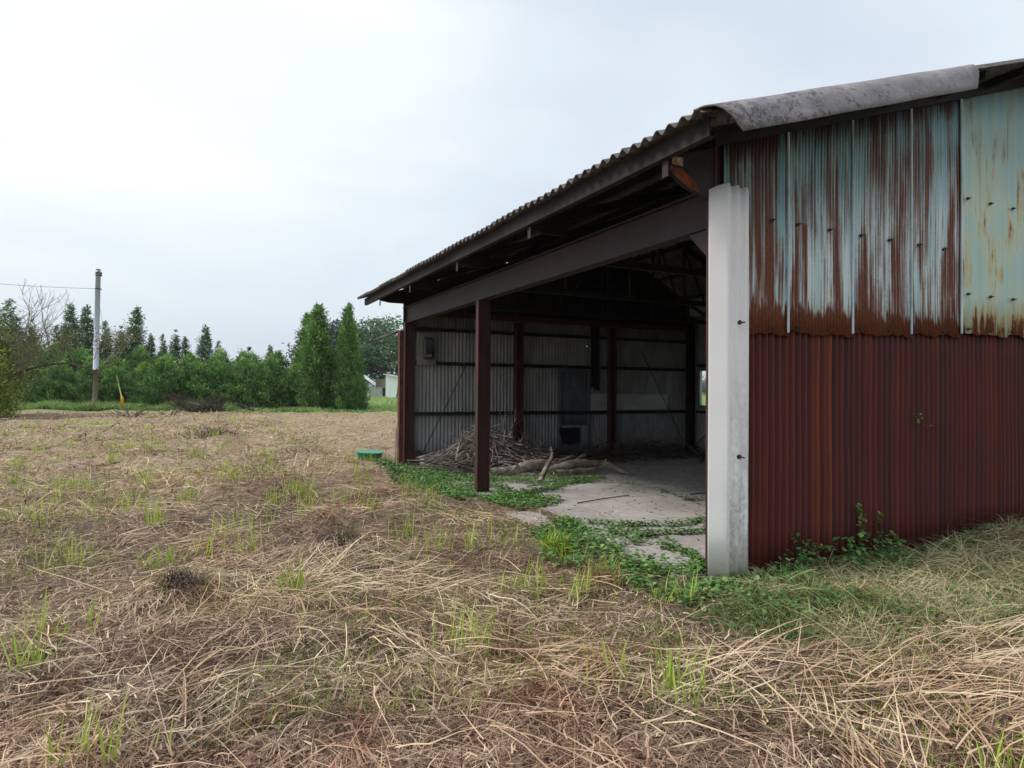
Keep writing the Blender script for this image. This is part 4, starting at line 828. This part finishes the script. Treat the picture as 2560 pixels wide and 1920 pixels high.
# ------------------------------------------------------------------ trees
def tri_leaves(Pc, dirs, ln, wd, tint):
    n = len(Pc); r = rng.normal(0, 1, (n, 3)); side = np.cross(dirs, r); side /= np.linalg.norm(side, axis=1, keepdims=True)+1e-9
    A = Pc-side*wd[:, None]/2; B = Pc+side*wd[:, None]/2; C_ = Pc+dirs*ln[:, None]; M2 = Pc+dirs*ln[:, None]*.55
    V = np.stack([A, B, M2+side*wd[:, None]*.5, C_], 1).reshape(-1, 3); b = (np.arange(n)*4)[:, None]
    return V, b+np.array([[0, 1, 2, 3]]), np.repeat(tint, 4)
def cedar(h, rad, kind, ns_, per, seed):
    g = np.random.default_rng(seed)
    u = g.random(ns_*3)
    if kind == 'bush': prof = np.minimum(1, (1-u)*1.8)**.85*(.85+.15*np.minimum(1, u*5)); dn = prof
    elif kind == 'tall': prof = (1-u)**.72*(.80+.2*np.minimum(1, u*6)); dn = prof
    else: prof = (1-u)**.95*(.85+.35*np.abs(np.sin(u*23+seed))); dn = prof
    kp = g.random(len(u)) < dn+.05; u = u[kp][:ns_]; prof = prof[kp][:ns_]; n = len(u)
    a = g.uniform(0, 6.283, n)
    lob = .78+.28*np.sin(a*3+seed+u*7)*np.sin(u*13+a*2+seed*2)+.16*np.sin(a*7+u*29)
    gap = g.uniform(.72, 1.08, n); r_ = rad*prof*lob*gap; inner = g.random(n) < .22; r_ = np.where(inner, r_*.5, r_)
    cx_, cy_, cz_ = r_*np.cos(a), r_*np.sin(a), u*h*.96+.05
    sz = .19*(.6+.6*g.random(n))*(h/4)**.35*np.where(u > .93, .5, 1)
    up = 1.2 if kind == 'bush' else (.85 if kind == 'tall' else .35)
    N = n*per; idx = np.repeat(np.arange(n), per)
    off = g.normal(0, 1, (N, 3))*sz[idx, None]*np.array([.62, .62, .75])
    Pc = np.stack([cx_[idx], cy_[idx], cz_[idx]], -1)+off
    d = np.stack([np.cos(a[idx]), np.sin(a[idx]), np.full(N, up)], -1)*.8+g.normal(0, .45, (N, 3)); d /= np.linalg.norm(d, axis=1, keepdims=True)
    Pc[:, 2] = np.maximum(Pc[:, 2], .02)
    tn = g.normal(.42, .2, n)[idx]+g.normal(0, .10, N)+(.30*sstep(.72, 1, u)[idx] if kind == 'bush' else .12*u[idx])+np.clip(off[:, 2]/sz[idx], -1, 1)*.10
    ln = g.uniform(.10, .22, N)*(h/4)**.3; wd = g.uniform(.035, .075, N)*(h/4)**.3
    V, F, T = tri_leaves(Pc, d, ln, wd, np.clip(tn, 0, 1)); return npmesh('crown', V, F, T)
def trunkmesh(h, r): return MB().tube([(0, 0, -.1), (.03, .02, h*.3), (-.02, .03, h*.6), (0, 0, h*.92)], [r, r*.8, r*.5, r*.12], 8).mesh('trunk')
tm = trunkmesh(1, .018); tm.materials.append(m_bark)
def protos(kind, specs, m):
    L_ = []
    for h, r, ns_, per, sd in specs:
        me = cedar(h, r, kind, ns_, per, sd); me.materials.append(m); L_.append((me, h))
    return L_
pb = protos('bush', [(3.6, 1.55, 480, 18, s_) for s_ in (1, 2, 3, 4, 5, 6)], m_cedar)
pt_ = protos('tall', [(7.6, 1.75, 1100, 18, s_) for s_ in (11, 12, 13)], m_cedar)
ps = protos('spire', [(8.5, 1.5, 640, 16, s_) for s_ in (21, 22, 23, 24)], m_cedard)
def tree(name, pr, loc, h, wscale, label, cat='tree', group=None, rz=0):
    e_ = empty(name, loc, rz); tag(e_, label, cat, group); me, h0 = pr; s = h/h0
    c_ = bpy.data.objects.new('crown', me); COL.objects.link(c_); c_.parent = e_; c_.scale = (s*wscale, s*wscale, s)
    t_ = bpy.data.objects.new('trunk', tm); COL.objects.link(t_); t_.parent = e_; t_.scale = (h*.8, h*.8, h*.92); return e_
ordn = ['first', 'second', 'third', 'fourth', 'fifth', 'sixth', 'seventh', 'eighth', 'ninth', 'tenth', 'eleventh', 'twelfth', 'thirteenth', 'fourteenth', 'fifteenth', 'sixteenth', 'seventeenth', 'eighteenth', 'nineteenth', 'twentieth']
# front row of the hedge from left to right (lateral metres at 47 m)
front = [-34.5, -32.6, -30.8, -29.2, -27.2, -25.2, -23.3, -21.6, -19.6, -17.7, -15.9, -13.9, -12.4]
for i, la in enumerate(front):
    h = rnd.uniform(3.3, 4.3); de = 47.5+rnd.uniform(-.6, .6)
    side = i-6
    if la < -22.3: lab = 'young cedar in the front hedge row, %s to the left of the utility pole' % ordn[max(0, 5-i) if i <= 5 else 0]
    else: lab = 'young cedar in the front hedge row, %s to the right of the utility pole' % ordn[i-7 if i >= 7 else 0]
    if i == 6: lab = 'young cedar in the front hedge row, right behind the utility pole'
    tree('cedar_tree', pb[i % 6], P(la, de), h, rnd.uniform(1.0, 1.2), lab, 'cedar', 'cedars of the hedge', rnd.uniform(0, 6))
back_ = [-35.5, -33.6, -31.7, -29.4, -27.6, -25.6, -23.4, -21.4, -19.2, -17.2, -15.1, -13.2]
for i, la in enumerate(back_):
    h = rnd.uniform(4.1, 5.2)
    lab = 'taller young cedar in the second hedge row, %s from the left' % ordn[i]
    tree('cedar_tree', pb[(i*5+2) % 6], P(la*1.08, 51.5+rnd.uniform(-.8, .8)), h, rnd.uniform(.9, 1.05), lab, 'cedar', 'cedars of the hedge', rnd.uniform(0, 6))
# spires
SP = [(20, 640, 72.6, 'slim dark cedar spire at the far left behind the bare tree'), (68, 690, 62, 'low dark cedar spire behind the bare tree branches'), (150, 650, 62, 'tall dark cedar spire, left of the twin left of the utility pole'), (185, 655, 62, 'tall dark cedar spire just left of the utility pole'), (225, 690, 62, 'dark cedar spire just right of the utility pole'), (260, 705, 62, 'short cedar spire left of the tallest free standing spire'), (293, 658, 62, 'tallest free standing cedar spire right of the utility pole'), (325, 720, 62, 'short cedar spire on the right shoulder of the tallest spire'), (350, 720, 64, 'slim small cedar spire, leftmost of a row of three small ones'), (378, 713, 62, 'small cedar spire, middle one of the row of three small ones'), (400, 725, 62, 'small cedar spire, rightmost of the row of three small ones'), (443, 700, 62, 'lone pointed cedar spire in the middle of the hedge'), (472, 735, 62, 'low cedar spire right of the lone pointed one'), (525, 762, 60, 'very low cedar tip over the right half of the hedge'), (550, 766, 60, 'low cedar tip left of the last small spire'), (583, 745, 62, 'last small cedar spire before the three tall cedars'), (120, 700, 66, 'dark cedar spire between the bare tree and the twin spires')]
for i, (px, py, de, lab) in enumerate(SP):
    la = (px*.46293-512)/649.46*de; hor = 391.7+.0069*(px*.46293-512); h = 1.5+(hor-py*.46293)/649.46*de
    tree('cedar_spire', ps[i % 4], P(la, de), h+.25, {20: 1.25, 293: 1.1}.get(px, 1.0)*rnd.uniform(.95, 1.1), lab, 'cedar', 'cedar spires behind the hedge', rnd.uniform(0, 6))
tree('tall_cedar', pt_[0], P(-13.9, 46.5), 8.0, 1.0, 'tall dense cedar, tallest one at the right end of the hedge', 'cedar', None, 1.0)
tree('tall_cedar', pt_[1], P(-15.6, 49.5), 7.7, .92, 'tall dense cedar with ragged left side, left of the tallest one', 'cedar', None, 2.0)
tree('tall_cedar', pt_[2], P(-11.6, 46.0), 7.9, .76, 'tall pointed cedar standing last at the right end of the hedge', 'cedar', None, 4.0)
tree('cedar_tree', pb[1], P(-10.95, 45.6), 2.9, .7, 'low rounded cedar at the very right end of the hedge', 'cedar', None, 4.0)
tree('cedar_tree', pb[4], P(-12.7, 47.5), 4.7, .9, 'light green young cedar between the two tall pointed cedars', 'cedar', None, 1.0)

# broad trees far behind
def broadcrown(w_, h, z0, ncl, per, ls, seed, flat=.5):
    g = np.random.default_rng(seed); n = ncl
    a = g.uniform(0, 6.283, n); rr_ = np.sqrt(g.random(n)); u = g.random(n)
    dome = np.sqrt(np.clip(1-rr_**2, 0, 1))
    x = rr_*np.cos(a)*w_; y = rr_*np.sin(a)*w_; z = z0+(h-z0)*(u*dome*(1-flat)+flat*dome)+g.normal(0, .02*h, n)
    z = np.where(g.random(n) < .35, z0+(h-z0)*u*.75*dome+.0, z)
    sx = ls*5*(.6+.7*g.random(n)); N = n*per; idx = np.repeat(np.arange(n), per)
    off = g.normal(0, 1, (N, 3))*sx[idx, None]*np.array([.7, .7, .26])
    Pc = np.stack([x[idx], y[idx], z[idx]], -1)+off; d = g.normal(0, 1, (N, 3))*np.array([1, 1, .4]); d /= np.linalg.norm(d, axis=1, keepdims=True)
    tn = g.normal(.42, .2, n)[idx]+g.normal(0, .1, N)+np.clip(off[:, 2]/sx[idx]*1.2, -.2, .25)
    V, F, T = tri_leaves(Pc, d, ls*g.uniform(.8, 1.6, N), ls*g.uniform(.5, 1, N), np.clip(tn, 0, 1)); return npmesh('crown', V, F, T)
def broadtree(loc, w_, h, z0, seed, label, m=m_broad, ls=.5, ncl=230, per=42, name='broadleaf_tree'):
    e_ = empty(name, loc); tag(e_, label, 'tree'); me = broadcrown(w_, h, z0, ncl, per, ls, seed); link('crown', me, m, e_, True)
    rg = random.Random(seed); b = MB(); b.tube([(0, 0, -.2), (.1*w_*.2, 0, z0*.6), (0, .1, z0)], [h*.035, h*.028, h*.022], 8)
    for k in range(9):
        a = k*.7+rg.uniform(-.2, .2); r_ = w_*rg.uniform(.4, .8); q_ = Vector((r_*math.cos(a), r_*math.sin(a), z0+(h-z0)*rg.uniform(.25, .7)))
        b.tube(wob((0, 0, z0*.8), q_, 5, .08, rg), [h*.016*(1-.8*t/5) for t in range(6)], 5)
    link('trunk', b.mesh('trunk'), m_bark, e_, True); return e_
broadtree(P(-42.0, 158), 9.5, 18.2, 7, 1, 'dark blue green spreading tree seen between the tall cedars', leafmat('dark broadleaf foliage', [(0, (.02, .045, .035)), (.5, (.05, .085, .06)), (1, (.10, .15, .10))], .6, .2), .5, 330, 50)  # darker, bluer green leaves for this tree
broadtree(P(-30.5, 155), 9.5, 19.2, 7.0, 2, 'airy layered green tree beside the far corner of the shed', ncl=210)
broadtree(P(-19.5, 160), 9.0, 19.0, 4, 3, 'leafy tree behind the shed roof, mostly hidden by the far corner', ncl=260)
broadtree(P(-38.0, 165), 6.0, 15.0, 3.5, 7, 'lower green tree between the dark spreading tree and the layered one', ncl=150)

# bare tree and shrubs at the left edge
bt = empty('bare_tree', P(-26.4, 34.0)); tag(bt, 'half bare grey branched tree reaching over the left end of the hedge', 'tree')
rg = random.Random(12); tb = MB(); twb = MB(); tips = []
def grow(p, d, ln, r, lv, out):
    pts = [p]; dd = Vector(d)
    for i in range(5):
        dd = (dd+Vector((rg.uniform(-.22, .22), rg.uniform(-.22, .22), rg.uniform(-.12, .20)))).normalized(); pts.append(pts[-1]+dd*ln/5)
    out.tube(pts, [max(.007, r*(1-.55*t/5)) for t in range(6)], 6 if r > .03 else 4, False)
    if lv == 0: tips.append(pts[-1]); return
    for k in range(3 if lv > 1 else 4):
        i = rg.randint(2, 5); nd = (dd*.7+Vector((rg.uniform(-1, 1), rg.uniform(-1, 1), rg.uniform(-.15, .8)))*.8).normalized()
        grow(pts[i], nd, ln*rg.uniform(.55, .8), r*.5, lv-1, twb)
grow(Vector((0, 0, 0)), Vector((.1, 0, 1)), 1.9, .17, 0, tb); top_ = tips.pop()
for d, ln in (((.9, -.35, .55), 3.0), ((.5, -.2, .9), 3.0), ((-.2, .1, 1), 2.8), ((-.7, .3, .8), 2.6), ((.95, -.45, .2), 2.8), ((.3, .6, .8), 2.4), ((.8, -.3, .9), 4.4), ((.2, -.4, 1), 4.2), ((.1, .1, 1), 4.4), ((.9, -.3, .0), 2.0)): grow(top_, Vector(d), ln*.62, .06, 3, twb)
# long arching limb to the right
arc = smooth([top_, top_+Vector((1.4, -.6, .7)), top_+Vector((3.0, -1.3, .95)), top_+Vector((4.3, -1.9, .6)), top_+Vector((5.4, -2.4, 1.0))], 5)
tb.tube(arc, [.07*(1-.75*i/(len(arc)-1)) for i in range(len(arc))], 6)
for i in range(5, len(arc), 2): grow(arc[i], Vector((rg.uniform(-.2, .8), rg.uniform(-.3, .3), rg.uniform(.1, 1))), rg.uniform(.9, 1.7), .022, 2, twb)
link('trunk', tb.mesh('trunk'), m_bark, bt, True); link('crown', twb.mesh('crown'), m_bare, bt, True)
sel = [t_ for t_ in tips if t_.z < 4.6]; A = np.array([tuple(t_) for t_ in sel]); idx = rng.integers(0, len(A), 9000); Pc = A[idx]+rng.normal(0, .22, (9000, 3)); d = rng.normal(0, 1, (9000, 3)); d /= np.linalg.norm(d, axis=1, keepdims=True)
V, F, T = tri_leaves(Pc, d, rng.uniform(.05, .1, 9000), rng.uniform(.03, .05, 9000), rng.uniform(0, .9, 9000))
link('leaves', npmesh('leaves', V, F, T), leafmat('thin olive foliage', [(0, (.06, .07, .025)), (1, (.19, .20, .08))], .6, .3), bt, True)
broadtree(P(-28.4, 34.5), 1.8, 6.2, .5, 5, 'yellow green shrubby tree at the left edge below the bare branches', m_yell, .11, 330, 40, 'shrub')
broadtree(P(-26.2, 31.5), 1.5, 3.9, .1, 6, 'bright yellow green bush at the left edge of the field', m_yell, .10, 300, 44, 'shrub')

# weeds strip along the hedge, meadow beyond
parts = []
def band(n, l0_, l1_, d0, d1, z0, z1, wd, cond=None):
    la = rng.uniform(l0_, l1_, n); de = rng.uniform(d0, d1, n); x = CX+la*.898+de*.44; y = CY-la*.44+de*.898
    hgt = z0+(z1-z0)*vn(x*.8, y*.8, 61)
    parts.append(ribbons(n, x, y, np.zeros(n), rng.uniform(0, 6.3, n), hgt*rng.uniform(.5, 1.2, n), np.full(n, wd)*rng.uniform(.6, 1.4, n), rng.uniform(.7, 1.5, n), rng.normal(0, .4, n), rng.uniform(.1, 1.0, n), np.clip(.3+.5*vn(x*.5, y*.5, 62)+rng.normal(0, .2, n), 0, 1), 3, True))
band(26000, -36, -19.5, 43.6, 47, .25, .85, .05); band(9000, -19.5, -9, 44.3, 47, .1, .45, .04); band(16000, -11, 4, 44.5, 60, .15, .75, .05); band(12000, -28, 4, 60, 110, .3, .9, .11)
V, F, T = merge(parts); tag(link('meadow_grass', npmesh('meadow_grass', V, F, T), m_mead), 'green weeds and long meadow grass along and beyond the hedge', 'grass', kind='stuff')

# ------------------------------------------------------------------ pole, wires, stake, far houses
pp = P((205.5*.46293-512)/649.46*44, 44)
po = empty('utility_pole', pp); tag(po, 'grey utility pole with a brown lower sleeve standing before the hedge', 'utility pole')
sway = Vector((.898, -.44, 0))*.012
link('shaft', MB().tube([(0, 0, -.2), tuple(Vector((0, 0, 2.76))+sway*2.76)], [.145, .14], 16).tube([tuple(Vector((0, 0, 2.76))+sway*2.76), tuple(Vector((0, 0, 9.45))+sway*9.45)], [.168, .15], 16).mesh('shaft'), m_pole, po, True)
link('pole_cap', MB().tube([tuple(Vector((0, 0, 9.45))+sway*9.45), tuple(Vector((0, 0, 9.62))+sway*9.6)], .14, 12).mesh('pole_cap'), m_frame, po, True)
for z in (9.15, 8.25, 9.3): link('clamp_band', MB().tube([tuple(Vector((0, 0, z))+sway*z), tuple(Vector((0, 0, z+.07))+sway*z)], .176, 12).box(.1, .32, -.04, .04, z, z+.12 if z > 9 else z+.05).mesh('clamp_band'), m_wire, po, True)
p1 = Vector(pp)+Vector((0, 0, 8.28))+sway*8.3; p2 = Vector(P(-50, 47, 10.9))
o = MB().tube([p1.lerp(p2, t/10)-Vector((0, 0, .5*math.sin(math.pi*t/10))) for t in range(11)], .014, 4).build('overhead_wire', m_wire); tag(o, 'thin wire running left from the utility pole', 'wire')
p3 = Vector(P(-27.2, 44, 3.2))
o = MB().tube([Vector(pp)+Vector((0, 0, 8.2)), p3], .011, 4).build('guy_wire', m_wire); tag(o, 'faint stay wire slanting down to the right of the utility pole', 'wire')
sk = empty('marker_stake', (-7.93, 44.7, .3)); tag(sk, 'thin yellow marker stake leaning in a yellow sleeve before the hedge', 'stake')
link('rod', MB().tube([(0, 0, .5), (-.34, .1, 2.1)], .035, 8).mesh('rod'), m_stake, sk, True); link('sleeve', lathe([(.0, .12), (.09, .12), (.09, .62), (.08, .66), (.04, .68), (.035, .75)], 16).mesh('sleeve'), m_yellow, sk, True)
ho = empty('white_house', P(-22.7, 128, .3)); ho.rotation_euler = (0, 0, R(-26)); tag(ho, 'white gabled building beyond the meadow seen beside the shed corner', 'building')
b = MB(); b.v = [(-1.6, -3, -.2), (9, -3, -.2), (9, 5, -.2), (-1.6, 5, -.2), (-1.6, -3, 4.2), (9, -3, 2.4), (9, 5, 2.4), (-1.6, 5, 4.2)]; b.f = [(0, 1, 5, 4), (1, 2, 6, 5), (2, 3, 7, 6), (3, 0, 4, 7)]
link('wall', b.mesh('wall'), m_wallw, ho, True)
link('roof', MB().bar((-2.0, 1, 4.40), (9.3, 1, 2.48), 9, .15).mesh('roof'), m_sheetroof, ho, True)
link('door', MB().box(4.4, 5.6, -3.06, -3.003, -.1, 2.0).mesh('door'), m_door, ho, True)
h2 = empty('low_shed', P(-25.4, 129, .1)); h2.rotation_euler = (0, 0, R(-26)); tag(h2, 'low grey outbuilding with brown upper boards left of the white building', 'building')
link('wall', MB().box(-2.6, 2.0, -2, 2, -.2, 2.2).mesh('wall'), m_slate, h2, True); link('door', MB().box(.1, .9, -2.06, -2.003, -.2, 2.0).mesh('door'), m_black, h2, True)
link('upper_board', MB().box(-1.2, 2.4, -2.2, 2, 2.21, 3.7).mesh('upper_board'), m_brown, h2, True)
link('roof', MB().bar((-4.4, 0, 4.6), (-1.2, 0, 2.3), 4.2, .12).mesh('roof'), m_sheetroof, h2, True)
yt = tree('young_tree', ps[1], P(-19.6, 112), 2.6, 1.0, 'small dark sapling in front of the white building', 'tree')
# trees and hedges on the horizon beyond the fields
for i in range(26):
    a = R(26.1)+R(-5+i*3.1); d_ = 420+rnd.uniform(-60, 120)
    broadtree((CX+d_*math.sin(a), CY+d_*math.cos(a), 0), rnd.uniform(6, 11), rnd.uniform(7, 10), 1.5, 60+i, 'distant round tree on the field horizon', ls=1.0, ncl=40, per=30, name='horizon_tree')['group'] = 'distant trees on the horizon' if i % 1 == 0 else ''

# ------------------------------------------------------------------ air
b = MB().box(-2600, 2600, -2600, 2600, -6, 60); hz_ = b.build('haze', None); tag(hz_, kind='stuff')
hm = bpy.data.materials.new('haze'); hm.use_nodes = True; t = hm.node_tree; t.nodes.clear(); o = t.nodes.new('ShaderNodeOutputMaterial'); v = t.nodes.new('ShaderNodeVolumePrincipled')
v.inputs['Color'].default_value = (.86, .92, 1, 1); v.inputs['Density'].default_value = .0002; t.links.new(v.outputs[0], o.inputs['Volume']); hz_.data.materials.append(hm)
